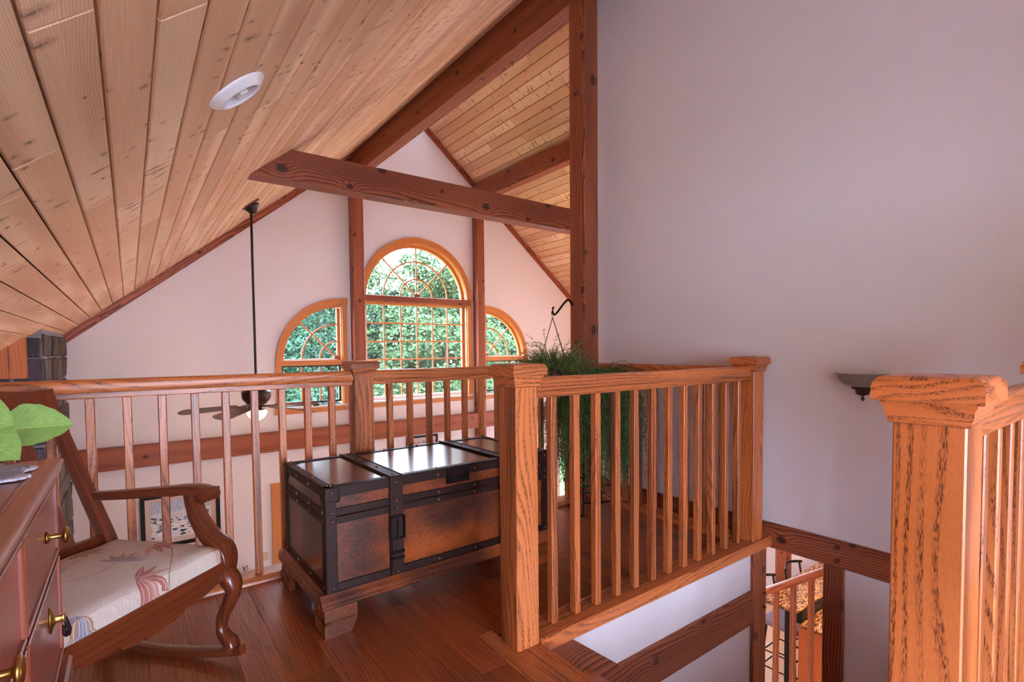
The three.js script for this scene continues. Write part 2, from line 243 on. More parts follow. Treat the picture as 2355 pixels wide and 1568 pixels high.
{ // left eave wall with a wide window below the loft edge, outside the frame
  const w = struct('wall_left', 'painted eave wall behind the chimney'), s = shapeOf([[ZG - .16, YF], [ZB, YF], [ZB, ceilL(XL) + .2], [ZG - .16, ceilL(XL) + .2]]), LW = [[-1.2, .4, YF + .3, -.45], [-.2, 1.6, .06, .54]];
  for (const [z0, z1, y0, y1] of LW) { const q = new THREE.Path(); q.moveTo(z0, y0); q.lineTo(z1, y0); q.lineTo(z1, y1); q.lineTo(z0, y1); q.closePath(); s.holes.push(q); }
  const g = ext(s, .15); g.rotateY(-Math.PI / 2); g.translate(XL, 0, 0); mk('wall_surface', g, M.wall, w);
  const wd = struct('window_10', 'wide windows of the room below'); for (const [z0, z1, y0, y1] of LW) { mk('pane', bx(XL - .08, XL - .075, y0, y1, z0, z1, 'y', 0), M.glass, wd); for (const q of [[z0, z0 + .05], [z1 - .05, z1]]) mk('window_frame', bx(XL - .11, XL - .05, y0, y1, q[0], q[1], 'y'), M.pine, wd); }
}
{ // rear gable with a plain window, and the far eave wall with glazed openings: both outside the frame
  const w = struct('wall_rear', 'rear gable wall of the loft'), s = shapeOf([[XL, YF], [XE, YF], [XE, ceilR(XE)], [XR, YR], [XL, ceilL(XL)]]);
  const RW = [[-.95, .15, .06, .98], [.22, 1.2, .06, 1.95], [1.35, 1.8, .06, 2.3]]; for (const [x0, x1, y0, y1] of RW) { const p = new THREE.Path(); p.moveTo(x0, y0); p.lineTo(x1, y0); p.lineTo(x1, y1); p.lineTo(x0, y1); p.closePath(); s.holes.push(p); } const g = ext(s, .15); g.translate(0, 0, ZB); mk('wall_surface', g, M.wall, w);
  const wr = struct('window_7', 'tall rear windows of the loft'); for (const [x0, x1, y0, y1] of RW) { mk('pane', bx(x0, x1, y0, y1, ZB + .06, ZB + .065, 'y', 0), M.glass, wr); for (const q of [[x0, x0 + .04, y0, y1], [x1 - .04, x1, y0, y1], [x0 + .04, x1 - .04, y0, y0 + .04], [x0 + .04, x1 - .04, y1 - .04, y1]]) mk('window_frame', bx(...q, ZB + .04, ZB + .09, 'y'), M.white, wr); }
  const e = struct('wall_eave', 'far eave wall of the great room'), s2 = shapeOf([[ZG - .16, YF], [ZB, YF], [ZB, ceilR(XE) + .2], [ZG - .16, ceilR(XE) + .2]]);
  for (const [z0, z1] of [[-5.2, -4.45]]) { const q = new THREE.Path(); q.moveTo(z0, YF + .02); q.lineTo(z1, YF + .02); q.lineTo(z1, .9); q.lineTo(z0, .9); q.closePath(); s2.holes.push(q); }
  const g2 = ext(s2, .15); g2.rotateY(-Math.PI / 2); g2.translate(XE + .15, 0, 0); mk('wall_surface', g2, M.wall, e);
  [[-5.2, -4.45]].forEach(([z0, z1], i) => { const wd = struct('window_' + (8 + i), 'tall glazed opening in the far eave wall'); mk('pane', bx(XE + .07, XE + .075, YF + .02, .9, z0, z1, 'y', 0), M.glass, wd); for (const q of [[z0, z0 + .06], [z1 - .06, z1], [(z0 + z1) / 2 - .03, (z0 + z1) / 2 + .03]]) mk('window_frame', bx(XE + .05, XE + .1, YF + .02, .9, q[0], q[1], 'y'), M.pine, wd); });
}
{ const w = struct('wall_hall', 'wall closing the hall behind the stair railing'), s = shapeOf([[1.95, 0], [XW, 0], [XW, ceilL(XW) - .01], [1.95, ceilL(1.95) - .01]]), g = ext(s, .12); g.translate(0, 0, .75); mk('wall_surface', g, M.wall, w); }
// loft floor: boards along z on a slab
{
  const f = struct('floor', 'glossy red-brown hardwood plank floor of the loft'), P = .131, x00 = .0215;
  const slab = (x0, x1, z0, z1) => mk('subfloor', bx(x0, x1, -.24, -.0205, z0, z1, 'z', 0), M.deck, f);
  slab(XL, 1.05, -2.80, ZB); slab(1.05, 2.90, -2.80, -1.585); slab(1.05, XW, -.23, ZB);
  for (let i = -10; i < 21; i++) {
    const x = x00 + i * P, a = Math.max(x, XL), b = Math.min(x + P, 2.76); if (b - a < .02) continue;
    const zEnd = b <= 1.055 ? 1.0 : -1.62, b2 = (x < 1.05 && b > 1.05) ? 1.05 : b; let z = -2.70 - rr(0, .9);
    if (x < 1.05 && b > 1.055) mk('floor_board', bx(1.05, b, -.02, 0, -2.70, -1.62, 'z', .0008), pick(M.floor), f);
    const zE = b2 <= 1.05 ? 1.0 : zEnd;
    while (z < zE) { const l = rr(.9, 1.5), p = Math.max(z, -2.70), q = Math.min(z + l, zE); z += l; if (q - p > .02) mk('floor_board', bx(a + .0004, b2 - .0004, -.02, 0, p + .0004, q - .0004, 'z', .0008), pick(M.floor), f); }
  }
  const fl = struct('floor_lower', 'pale wood floor of the room below'); mk('floor_surface', bx(XL, XE, YF - .1, YF, ZG, ZB, 'x', 0), wood(T.birch, .35), fl);
  const pr = struct('roof_overhang', 'porch roof outside the far eave'); mk('soffit', bx(XE + .15, XE + 1.5, 1.0, 1.1, ZG - .3, ZB, 'z', 0), M.white, pr);
  const bal = struct('balcony', 'pale deck outside the rear loft windows'); mk('deck_surface', bx(-4, 6, -.3, .02, ZB + .16, ZB + 4.2, 'x', 0), std({ color: 0xe8e4e0, roughness: .95 }), bal);
  const gr = struct('ground', 'lawn outside'); mk('lawn', bx(-40, 60, YF - .5, YF - .3, -60, 40, 'x', 0), std({ color: 0x4c6a2c, roughness: 1 }), gr); for (const q of [[XE + .2, 18, -10, 6], [-12, XL - .2, -10, 8], [XL - .2, XE + .2, ZB + .2, 14]]) mk('patio', bx(q[0], q[1], YF - .3, YF - .22, q[2], q[3], 'x', 0), std({ color: 0xe4e0dc, roughness: .95 }), gr);
}
// gable trims under the ceiling
[[1, 'left'], [-1, 'right']].forEach(([s, side], i) => {
  const t = struct('trim_' + (i + 1), 'brown timber trim along the ' + side + ' slope of the gable'), m = s > 0 ? ML : MR, a = Math.atan(m), L = (s > 0 ? XR - XL : XE - XR) / Math.cos(a);
  const g = bx(0, L, -.085, -.002, ZG, ZG + .035, 'x'); const q = mk('trim_board', g, M.fir[0], t); if (s > 0) { q.rotation.z = a; q.position.set(XL, ceilL(XL), 0); } else { q.rotation.z = -a; q.position.set(XR, YR, 0); }
});
// timbers
const beam = (name, label, x0, x1, y0, y1, z0, z1, grain, mi = 0, group) => { const t = thing(name, label, 'beam', [0, 0, 0], 0, group); mk('timber', bx(x0, x1, y0, y1, z0, z1, grain, .004), M.fir[mi], t); return t; };
beam('roof_purlin', 'long red-brown timber purlin resting on the tall post beside the white wall', 2.655, 2.795, 3.63, 3.955, ZG, ZB, 'z', 0);
beam('roof_purlin', 'red-brown timber purlin under the far slope of knotty planks', 4.71, 4.85, 3.595, 3.86, ZG, -2.84, 'z', 2);
{ const t = thing('tie_beam', 'dark knotty horizontal tie beam spanning in front of the arched windows', 'beam'); const x0 = .72, y0 = 2.387, y1 = 2.615, z1 = -4.07, z0 = -4.23; const s = shapeOf([[(y0 - 1.787) / ML, y0], [5.9, y0], [5.62, y1], [(y1 - 1.787) / ML, y1]]); let g = ext(s, z1 - z0); g.translate(0, 0, z0); mk('timber', woodUV(g, 'x'), M.fir[1], t); }
{ const t = thing('timber_post', 'tall red-brown square timber post beside the hanging fern and white wall', 'post'); mk('shaft', bx(2.655, 2.795, -.24, 3.63, -2.83, -2.674, 'y', .004), M.fir[0], t); }
{ const t = thing('gable_post', 'red-brown timber post between the round-topped window and the window by the fan', 'post'); mk('shaft', bx(2.60, 2.765, YF, 3.63, ZG, ZG + .15, 'y', .004), M.fir[0], t); }
{ const t = thing('gable_post', 'red-brown timber post between the round-topped window and the window by the fern', 'post'); mk('shaft', bx(4.71, 4.85, YF, 3.595, ZG, ZG + .15, 'y', .004), M.fir[0], t); }
beam('gable_beam', 'horizontal knotty timber across the gable wall below the windows', -.55, XE, -.2, .05, ZG, ZG + .14, 'x', 0);
{ const t = beam('wall_beam', 'horizontal timber with two dark pegs low on the tall white wall', XW - .02, XW + .12, -.045, .1, -2.95, ZB, 'z', 0); for (const y of [.065, -.005]) { const g = new THREE.CylinderGeometry(.014, .014, .03, 14); g.rotateZ(Math.PI / 2); g.translate(XW - .022, y, -1.115); mk('peg', g, M.mahogany, t); } }
{ const t = thing('opening_post', 'square timber post under the pegged wall beam by the kitchen opening', 'post'); mk('shaft', bx(XW - .02, XW + .12, YF, -.045, -1.185, -1.085, 'y', .004), M.fir[0], t); }
// stair wall below the near railing
wallBox('wall_stair', 'painted wall panel below the railing', 1.22, 2.765, YF, -.035, -1.56, -1.485);
beam('stair_wall_beam', 'horizontal timber set in the white wall below the railing', 1.6, 2.765, -.44, -.25, -1.56, -1.468, 'x', 1);
{ const t = thing('stair_wall_post', 'timber post with two pegs under the railing corner', 'post'); mk('shaft', bx(2.765, 2.905, YF, -.035, -1.60, -1.465, 'y', .004), M.fir[0], t); for (const y of [-.29, -.37]) { const g = new THREE.CylinderGeometry(.009, .009, .02, 12); g.rotateX(Math.PI / 2); g.translate(2.875, y, -1.462); mk('peg', g, M.mahogany, t); } }
// stairs down in +x
{
  const t = thing('staircase', 'oak stairs leading down beside the white panel', 'stairs');
  mk('landing_trim', bx(1.05, 1.125, -.03, .006, -1.66, -.23, 'z', .004), M.oak[3], t); mk('landing_nosing', moulding(rrect(.11, .03, .012, -.028), 'z', -1.475, -.23), M.oak[3], t).position.x = 1.175;
  for (let i = 0; i < 7; i++) { const x = 1.205 + i * .255, y = -.19 * (i + 1); mk('riser', bx(x - .02, x, y, y + .165, -1.475, -.34, 'z'), M.oak[3], t); if (x < 2.75) mk('tread', bx(x - .02, Math.min(x + .275, 2.96), y - .028, y, -1.475, -.34, 'z', .01), M.oak[1], t); }
  const sk = shapeOf([[1.25, -.036], [1.38, -.036], [2.76, -1.09], [2.76, -1.5], [1.25, -.33]]); const g = ext(sk, .018); g.translate(0, 0, -1.4845); mk('skirt_board', woodUV(g, 'x'), M.fir[1], t);
}

// ---------------------------------------------------------------- railings and newels
const RT = 1.012, NS = .0525;                   // rail top, half a newel
function newel(label, x, z, y0 = 0) {
  const t = thing('newel_post', label, 'newel post', [x, 0, z]), m = pick(M.oak);
  mk('shaft', bx(-NS, NS, y0, 1.008, -NS, NS, 'y', .003), m, t);
  mk('cap_molding', sqLathe([[NS, .98], [NS + .006, .982], [NS + .007, .992], [NS + .0095, .994], [NS + .0105, 1.003], [NS + .0115, 1.01], [NS + .0145, 1.0145], [NS + .0155, 1.016], [NS + .0155, 1.0215]]), m, t);
  mk('cap', sqLathe([[.0775, 1.0215], [.079, 1.0232], [.079, 1.046], [.078, 1.053], [.075, 1.059], [.0705, 1.0635], [.064, 1.066], [.05, 1.067]]), m, t); return t;
}
const railProf = () => { const p = []; const w = .031; for (const [a, b] of [[-w, .962], [-w + .003, .958], [w - .003, .958], [w, .962], [w, .992], [w - .004, 1.004], [w - .012, 1.0105], [.01, RT], [-.01, RT], [-w + .012, 1.0105], [-w + .004, 1.004], [-w, .992]]) p.push([a, b]); return p; };
// a level railing along an axis at cross position c, from s to e, with balusters at the given places and a plinth; side: which way the shoe moulding lies
function railing(label, axis, c, s, e, bals, o = {}) {
  const t = thing('railing', label, 'railing', axis === 'x' ? [0, 0, c] : [c, 0, 0]), A = axis === 'x';
  const put = (a0, a1, y0, y1, c0, c1, g, ch) => A ? bx(a0, a1, y0, y1, c0, c1, g, ch) : bx(c0, c1, y0, y1, a0, a1, g, ch);
  mk('handrail', moulding(railProf(), axis, s, e), M.oak[o.tone ?? 0], t);
  mk('fillet', put(s, e, .932, .958, -.02, .02, axis, .003), M.oak[o.tone ?? 0], t);
  for (const b of bals) mk('baluster', put(b - .016, b + .016, o.y0 ?? .024, .933, -.016, .016, 'y', .003), pick(M.oak), t);
  if (!o.bare) {
    mk('plinth', put(s - (o.pa ?? 0), e + (o.pb ?? 0), -.034, .024, o.p0 ?? -.07, o.p1 ?? .05, axis, .006), M.oak[2], t);
    const k = o.shoe ?? 1, q = []; for (let i = 0; i <= 6; i++) { const a = i / 6 * Math.PI / 2; q.push([(o.shoeAt ?? .05) * 1 + k * Math.cos(a) * .022, Math.sin(a) * .026]); } q.push([o.shoeAt ?? .05, 0]); if (k < 0) q.reverse();
    mk('shoe_molding', moulding(q, axis, s, e), M.oak[3], t);
  }
  return t;
}
const ZA = -2.765, N = (a, b, n) => many(n, i => a + (b - a) * i / (n - 1));
railing('long level oak railing behind the rocking chair and trunk', 'x', ZA, -1.3, .968, N(-.138 - 9 * .1245, -.138 + 8 * .1245, 18).filter(x => x > -1.28 && x < .95), { tone: 0 });
railing('oak railing between two newels in front of the arched window', 'x', ZA, 1.073, 2.655, N(1.185, 1.185 + 11 * .1248, 12), { tone: 0 });
railing('oak railing above the white stairwell panel', 'x', -1.53, 1.217, 2.775, N(1.333, 1.333 + 11 * .1237, 12), { p0: -.06, p1: .072, shoe: -1, shoeAt: -.06, pb: .19, tone: 2 });
railing('oak railing along the foot of the tall white wall', 'z', 2.828, -2.674, -1.585, N(-2.57, -1.70, 8), { p0: -.068, p1: .06, shoe: -1, shoeAt: -.068, tone: 0 });
railing('oak railing joined to the large newel beside the wall sconce', 'x', -.282, 1.222, 2.42, N(1.33, 2.33, 9), { p0: -.06, p1: .06, tone: 2 });
newel('oak newel post at the corner of the loft railing behind the trunk', 1.021, -2.77);
newel('oak newel post at the head of the stairs beside the trunk', 1.1645, -1.528);
newel('oak newel post in front of the tall white wall at the railing corner', 2.828, -1.531, .02);
newel('large dark-grained oak newel post beside the wall sconce', 1.168, -.282);
newel('oak newel post with only its cap edge in view beyond the sconce', 2.47, -.282);

// ---------------------------------------------------------------- gable windows
const ringSector = (cx, cy, r0, r1, a0, a1, d, n = 24) => { const s = new THREE.Shape(); s.absarc(cx, cy, r1, a0, a1, false); s.absarc(cx, cy, Math.max(r0, 1e-4), a1, a0, true); s.closePath(); return ext(s, d, { seg: n }); };
const zi = ZG, at = (g, z) => { g.translate(0, 0, z); return g; };
const ow = (g) => woodUV(g, 'y');
function gridSash(w, x0, x1, y0, y1, nx, ny, z) {
  for (let i = 1; i < nx; i++) { const x = lerp(x0, x1, i / nx); mk('muntin', bx(x - .011, x + .011, y0, y1, z + .004, z + .016, 'y'), M.pine, w); }
  for (let j = 1; j < ny; j++) { const y = lerp(y0, y1, j / ny); mk('muntin', bx(x0, x1, y - .011, y + .011, z + .004, z + .017, 'x'), M.pine, w); }
  for (let i = 0; i < nx; i++) for (let j = 0; j < ny; j++) mk('pane', bx(lerp(x0, x1, i / nx), lerp(x0, x1, (i + 1) / nx), lerp(y0, y1, j / ny), lerp(y0, y1, (j + 1) / ny), z, z + .003, 'y', 0), M.glass, w);
}
function fan(w, cx, cy, R, a0, a1, nSect, z) {   // radial panes and bars in a round-headed sash
  for (let k = 0; k < 3; k++) for (let i = 0; i < nSect; i++) mk('pane', at(ringSector(cx, cy, R * k / 3, R * (k + 1) / 3, lerp(a0, a1, i / nSect), lerp(a0, a1, (i + 1) / nSect), .003), z), M.glass, w);
  for (const k of [1, 2]) mk('muntin', ow(at(ringSector(cx, cy, R * k / 3 - .011, R * k / 3 + .011, a0, a1, .012, 30), z + .004)), M.pine, w);
  for (let i = 1; i < nSect; i++) { const a = lerp(a0, a1, i / nSect), g = bx(.03, R, -.011, .011, z + .004, z + .018, 'x'); g.rotateZ(a); g.translate(cx, cy, 0); mk('muntin', g, M.pine, w); }
  mk('muntin_hub', ow(at(ringSector(cx, cy, 0, .05, a0, a1, .022, 16), z + .003)), M.fir[2], w);
}
const casing = (w, name, g, mat = M.pine) => mk(name, g, mat, w);
{ // the tall round-topped window
  const w = struct('window_1', 'large round-topped window with a grid of muntins below and a sunburst above'), z = zi - .1, cw = .085;
  for (const [r0, r1, d] of [[RC - .005, RC + cw, .022], [RC + .03, RC + cw - .004, .032], [RC + cw - .02, RC + cw, .038]]) casing(w, 'casing', ow(at(ringSector(WC, SP, r0, r1, 0, Math.PI, d, 48), zi)));
  casing(w, 'jamb_liner', ow(at(ringSector(WC, SP, RC - .012, RC, 0, Math.PI, .16, 48), zi - .16)));
  casing(w, 'sash', ow(at(ringSector(WC, SP, RC - .055, RC - .012, 0, Math.PI, .05, 48), z - .03)));
  for (const s of [-1, 1]) { const xa = WC + s * RC; casing(w, 'casing', bx(Math.min(xa, xa + s * cw), Math.max(xa, xa + s * cw), .29, SP - .045, zi, zi + .026, 'y')); casing(w, 'jamb_liner', bx(Math.min(xa, xa - s * .012), Math.max(xa, xa - s * .012), .36, SP, zi - .16, zi, 'y')); casing(w, 'sash', bx(Math.min(xa - s * .012, xa - s * .055), Math.max(xa - s * .012, xa - s * .055), .40, SP - .08, z - .03, z + .02, 'y')); }
  casing(w, 'mullion', bx(WC - RC - .07, WC + RC + .07, SP - .045, SP + .045, zi - .1, zi + .034, 'x', .006), M.fir[2]);
  casing(w, 'sash', bx(WC - RC, WC + RC, SP - .085, SP - .045, z - .03, z + .02, 'x')); casing(w, 'sash', bx(WC - RC, WC + RC, .36, .42, z - .03, z + .02, 'x'), M.sash); casing(w, 'sash', bx(WC - RC, WC + RC, SP + .045, SP + .06, z - .03, z + .02, 'x'), M.sash);
  casing(w, 'sill', bx(WC - RC - cw, WC + RC + cw, .335, .365, zi - .16, zi + .05, 'x', .006), M.sash); casing(w, 'apron', bx(WC - RC - cw, WC + RC + cw, .27, .335, zi, zi + .024, 'x'));
  gridSash(w, WC - RC + .055, WC + RC - .055, .42, SP - .085, 6, 5, z); fan(w, WC, SP + .06, RC - .055, 0, Math.PI, 4, z);
}
function sideWindow(n, label, sgn) {             // quarter-round light over a casement; sgn -1: straight jamb on the right
  const w = struct('window_' + n, label), jx = sgn < 0 ? WLX : WRX, a0 = sgn < 0 ? Math.PI / 2 : 0, a1 = a0 + Math.PI / 2, z = zi - .09, cw = .07, R = RS, X = v => jx + sgn * v;
  const B = (v0, v1, y0, y1, z0, z1, g, c) => bx(Math.min(X(v0), X(v1)), Math.max(X(v0), X(v1)), y0, y1, z0, z1, g, c);
  for (const [r0, r1, d] of [[R - .005, R + cw, .022], [R + .022, R + cw - .004, .031], [R + cw - .016, R + cw, .036]]) casing(w, 'casing', ow(at(ringSector(jx, SS, r0, r1, a0, a1, d, 36), zi)));
  casing(w, 'jamb_liner', ow(at(ringSector(jx, SS, R - .012, R, a0, a1, .16, 36), zi - .16))); casing(w, 'sash', ow(at(ringSector(jx, SS, R - .05, R - .012, a0, a1, .045, 36), z - .025)));
  casing(w, 'casing', B(-cw, 0, .29, SS + R, zi, zi + .026, 'y')); casing(w, 'jamb_liner', B(0, .012, .36, SS + R - .02, zi - .16, zi, 'y')); casing(w, 'sash', B(.012, .05, SS, SS + R - .06, z - .025, z + .02, 'y'));
  casing(w, 'casing', B(R, R + cw, .29, SS - .045, zi, zi + .026, 'y')); casing(w, 'jamb_liner', B(R - .012, R, .36, SS, zi - .16, zi, 'y'));
  for (const [vx, vy] of [[-cw / 2, SS + R + cw / 2], [R + cw / 2, SS - .01]]) { const g = join(B(vx - .04, vx + .04, vy - .04, vy + .04, zi, zi + .034, 'y'), (() => { const q = new THREE.CylinderGeometry(.026, .026, .012, 20); q.rotateX(Math.PI / 2); q.translate(X(vx), vy, zi + .038); return q; })()); casing(w, 'rosette', g); }
  casing(w, 'mullion', B(0, R, SS - .04, SS + .034, zi - .09, zi + .028, 'x', .005)); casing(w, 'sash', B(0, R, SS + .034, SS + .05, z - .025, z + .02, 'x'), M.sash);
  casing(w, 'sill', B(-cw, R + cw, .33, .36, zi - .16, zi + .045, 'x', .005), M.sash); casing(w, 'apron', B(-cw - .02, R + cw + .02, .265, .33, zi, zi + .024, 'x'));
  const y0 = .42, y1 = SS - .06; for (const q of [[.012, .04, y0 - .03, y1 + .02], [R - .04, R - .012, y0 - .03, y1 + .02], [.04, R - .04, y0 - .03, y0], [.04, R - .04, y1, y1 + .02]]) casing(w, 'screen_frame', B(q[0], q[1], q[2], q[3], z - .01, z + .03, 'y'), M.screenFrame);
  gridSash(w, Math.min(X(.04), X(R - .04)), Math.max(X(.04), X(R - .04)), y0, y1, 3, 2, z - .01); fan(w, X(.05), SS + .05, R - .1, a0, a1, 2, z);
  const cr = join(B(R * .42, R * .52, .362, .38, zi + .005, zi + .04, 'x'), (() => { const g = rod([X(R * .46), .375, zi + .03], [X(R * .44), .49, zi + .06], .007, 6); return g; })()); casing(w, 'crank_handle', cr, M.iron);
  return w;
}
sideWindow(2, 'quarter-round window behind the ceiling fan', -1);
sideWindow(3, 'quarter-round window beside the hanging fern', 1);
{ // lower glazed opening and doorway in the gable wall
  const w = struct('window_4', 'glazed opening low in the gable wall by the loft corner'); for (const q of [[6.6, 6.66], [7.19, 7.25]]) mk('window_frame', bx(q[0], q[1], YF + .01, -.95, ZG - .1, ZG, 'y'), M.sash, w); mk('window_frame', bx(6.66, 7.19, -1.01, -.95, ZG - .1, ZG, 'x'), M.sash, w); mk('pane', bx(6.62, 7.22, YF + .05, -.97, ZG - .08, ZG - .075, 'y', 0), M.glass, w);
  const d = struct('door_1', 'orange pine cased doorway below the loft'); for (const q of [[1.47, 1.58], [2.38, 2.49]]) mk('casing', bx(q[0], q[1], YF, -.65, ZG, ZG + .025, 'y'), M.pine, d); mk('casing', bx(1.58, 2.38, -.76, -.65, ZG, ZG + .025, 'x'), M.pine, d);
  for (const q of [[1.58, 1.6], [2.36, 2.38]]) mk('jamb', bx(q[0], q[1], YF, -.76, ZG - .16, ZG, 'y'), M.pine, d); for (let i = 0; i < 5; i++) mk('door_panel', bx(1.6 + i * .152, 1.75 + i * .152, YF + .01, -.77, ZG - .13, ZG - .09, 'y', .004), M.pine, d);
}

// ---------------------------------------------------------------- stone chimney
{
  const t = thing('stone_chimney', 'dark blue-grey stone chimney rising to the ceiling behind the railing', 'chimney'), x1 = -.555, z1 = -5.62, x0 = -1.34;
  const s = shapeOf([[x0, YF], [x1 - .012, YF], [x1 - .012, ceilL(x1 - .012) - .002], [x0, ceilL(x0) - .002]]), g = ext(s, z1 - .014 - ZG); g.translate(0, 0, ZG); mk('mortar_core', woodUV(g, 'y'), M.mortar, t);
  const stone = (a0, a1, y0, y1, face) => {
    const dep = rr(.018, .034), gx = face ? .05 : a1 - a0, gz = face ? a1 - a0 : .05; let g = new RoundedBoxGeometry(gx - (face ? 0 : .022), y1 - y0 - .022, gz - (face ? .022 : 0), 3, .016);
    const p = g.attributes.position, sd = Math.floor(rnd() * 999); for (let i = 0; i < p.count; i++) { const q = [p.getX(i), p.getY(i), p.getZ(i)], n = k => (pn(q[0] * 14 + 50 + k * 9, q[1] * 14 + q[2] * 11 + 50, 512, 512, sd + k) - .5) * .024; p.setXYZ(i, q[0] + n(1), q[1] + n(2), q[2] + n(3)); }
    g.computeVertexNormals(); g = woodUV(g, 'y'); uvScale(g, 1.2); g = toCreasedNormals(g, .9);
    const m = mk('stone', g, pick(face ? M.slate : M.stone), t); m.position.set(face ? x1 - .03 + dep * .6 : (a0 + a1) / 2, (y0 + y1) / 2, face ? (a0 + a1) / 2 : z1 - .04 + dep * .8);
  };
  for (let y = -1.5; y < 1.2;) {
    const h = rr(.16, .26); let x = x1; while (x > x0 + .06) { const w = Math.min(rr(.15, .3), x - x0), top = Math.min(y + h, ceilL(x - w / 2) - .0); if (top - y > .06) stone(x - w, x, y, top, 0); x -= w; }
    let z = z1 - .01; while (z > ZG + .12) { const w = Math.min(rr(.16, .5), z - ZG), top = Math.min(y + h, ceilL(x1) - .01); if (top - y > .06) stone(z - w, z, y, top, 1); z -= w; }
    y += h;
  }
  const b = thing('eave_timber', 'orange-brown timber end beside the stone chimney under the ceiling', 'beam'); const s2 = shapeOf([[-1.3, .93], [-.655, .93], [-.655, ceilL(-.655) - .004], [-1.3, ceilL(-1.3) - .004]]), g2 = ext(s2, .16); g2.translate(0, 0, -5.62); mk('timber', woodUV(g2, 'y'), wood(T.pine, .5, new THREE.Color(.86, .72, .62)), b); mk('batten', bx(-.745, -.735, .93, 1.17, -5.46, -5.452, 'y'), M.fir[2], b);
}

// ---------------------------------------------------------------- leather-bound trunk
{
  const t = thing('trunk', 'dark leather-bound wooden trunk with brass nails and a buckled strap', 'trunk', [1.168, 0, -2.332], THREE.MathUtils.degToRad(1.2));
  const X = .582, Z = .298, y0 = .165, y1 = .583, yl = .466;  // half sizes, base, top, lid joint
  const uvb = (g) => g;
  mk('body', bx(-X + .008, X - .008, y0, yl, -Z + .008, Z - .008, 'x', .004), M.trunk, t); mk('lid', bx(-X + .008, X - .008, yl + .002, y1 - .004, -Z + .008, Z - .008, 'x', .006), M.trunk, t);
  const lid = mk('lid_leather', bx(-X + .03, X - .03, y1 - .005, y1, -Z + .03, Z - .03, 'x', .001), M.hide, t);
  for (const s of [-1, 1]) mk('side_leather', bx(s < 0 ? -X + .003 : X - .009, s < 0 ? -X + .009 : X - .003, y0, y1 - .03, -Z + .03, Z - .03, 'y', .001), M.hide, t);
  const L = (n, ...a) => mk(n, bx(...a), M.leather, t), sx = [-.285, .293];
  // edge bindings: along the top, the joint, the base and the corners
  for (const s of [-1, 1]) {
    const zf = s * Z, za = Math.min(zf, zf - s * .008), zb = Math.max(zf, zf - s * .008), xf = s * X, xa = Math.min(xf, xf - s * .008), xb = Math.max(xf, xf - s * .008);
    L('edge_binding', -X, X, y1 - .04, y1 + .002, za, zb, 'x', .003); L('edge_binding', -X, X, y1 - .003, y1 + .004, s > 0 ? Z - .034 : -Z, s > 0 ? Z : -Z + .034, 'x', .003);
    L('joint_band', -X, X, yl - .03, yl - .001, za, zb, 'x', .002); L('joint_band', -X, X, yl + .003, yl + .032, za, zb, 'x', .002); L('base_band', -X, X, y0, y0 + .034, za, zb, 'x', .002);
    L('edge_binding', xa, xb, y1 - .04, y1 + .002, -Z, Z, 'z', .003); L('edge_binding', s > 0 ? X - .034 : -X, s > 0 ? X : -X + .034, y1 - .003, y1 + .004, -Z, Z, 'z', .003);
    L('joint_band', xa, xb, yl - .03, yl - .001, -Z, Z, 'z', .002); L('joint_band', xa, xb, yl + .003, yl + .032, -Z, Z, 'z', .002); L('base_band', xa, xb, y0, y0 + .034, -Z, Z, 'z', .002);
    for (const q of [-1, 1]) { L('corner_binding', q > 0 ? X - .044 : -X - .001, q > 0 ? X + .001 : -X + .044, y0, y1, Math.min(s * Z + s * .002, s * Z - s * .008), Math.max(s * Z + s * .002, s * Z - s * .008), 'y', .003); L('corner_binding', Math.min(q * X + q * .002, q * X - q * .008), Math.max(q * X + q * .002, q * X - q * .008), y0, y1, s > 0 ? Z - .044 : -Z, s > 0 ? Z : -Z + .044, 'y', .003); }
  }
  for (const q of [-1, 1]) { const g = new RoundedBoxGeometry(.066, .066, .066, 3, .012); g.translate(q * (X - .03), y1 - .03, Z - .03); mk('corner_cap', g, M.leather, t); const g2 = new RoundedBoxGeometry(.066, .066, .066, 3, .012); g2.translate(q * (X - .03), y1 - .03, -Z + .03); mk('corner_cap', g2, M.leather, t); }
  const nailG = new THREE.SphereGeometry(.0065, 10, 6), nail = (x, y, z) => mk('nail_head', nailG, M.nail, t).position.set(x, y, z);
  for (const x of sx) {
    L('strap', x - .03, x + .03, y0, y1 + .004, Z - .006, Z + .006, 'y', .003); L('strap', x - .03, x + .03, y1 - .002, y1 + .008, -Z, Z + .004, 'z', .003);
    for (const e of [-.027, .027]) L('strap_piping', x + e - .003, x + e + .003, y1 + .004, y1 + .011, -Z, Z + .005, 'z', .002);
    const b = mk('buckle_strap', bx(x - .026, x + .026, y0 + .02, yl - .04, Z + .004, Z + .012, 'y', .003), M.leather, t);
    mk('buckle', join(bx(x - .034, x - .026, yl - .14, yl - .045, Z + .008, Z + .02, 'y', .003), bx(x + .026, x + .034, yl - .14, yl - .045, Z + .008, Z + .02, 'y', .003), bx(x - .034, x + .034, yl - .053, yl - .045, Z + .008, Z + .02, 'x', .003), bx(x - .034, x + .034, yl - .145, yl - .137, Z + .008, Z + .02, 'x', .003), bx(x - .004, x + .004, yl - .14, yl - .05, Z + .012, Z + .02, 'y', .002)), M.black, b);
    for (const y of [yl - .2, y0 + .075]) mk('keeper_loop', bx(x - .031, x + .031, y - .006, y + .006, Z + .004, Z + .018, 'x', .003), M.black, b);
    for (const y of [y1 - .02, yl + .018, yl - .016, y0 + .016]) nail(x, y, Z + .006); for (const z of [-.27, -.1, .1, .27]) nail(x, y1 + .009, z);
  }
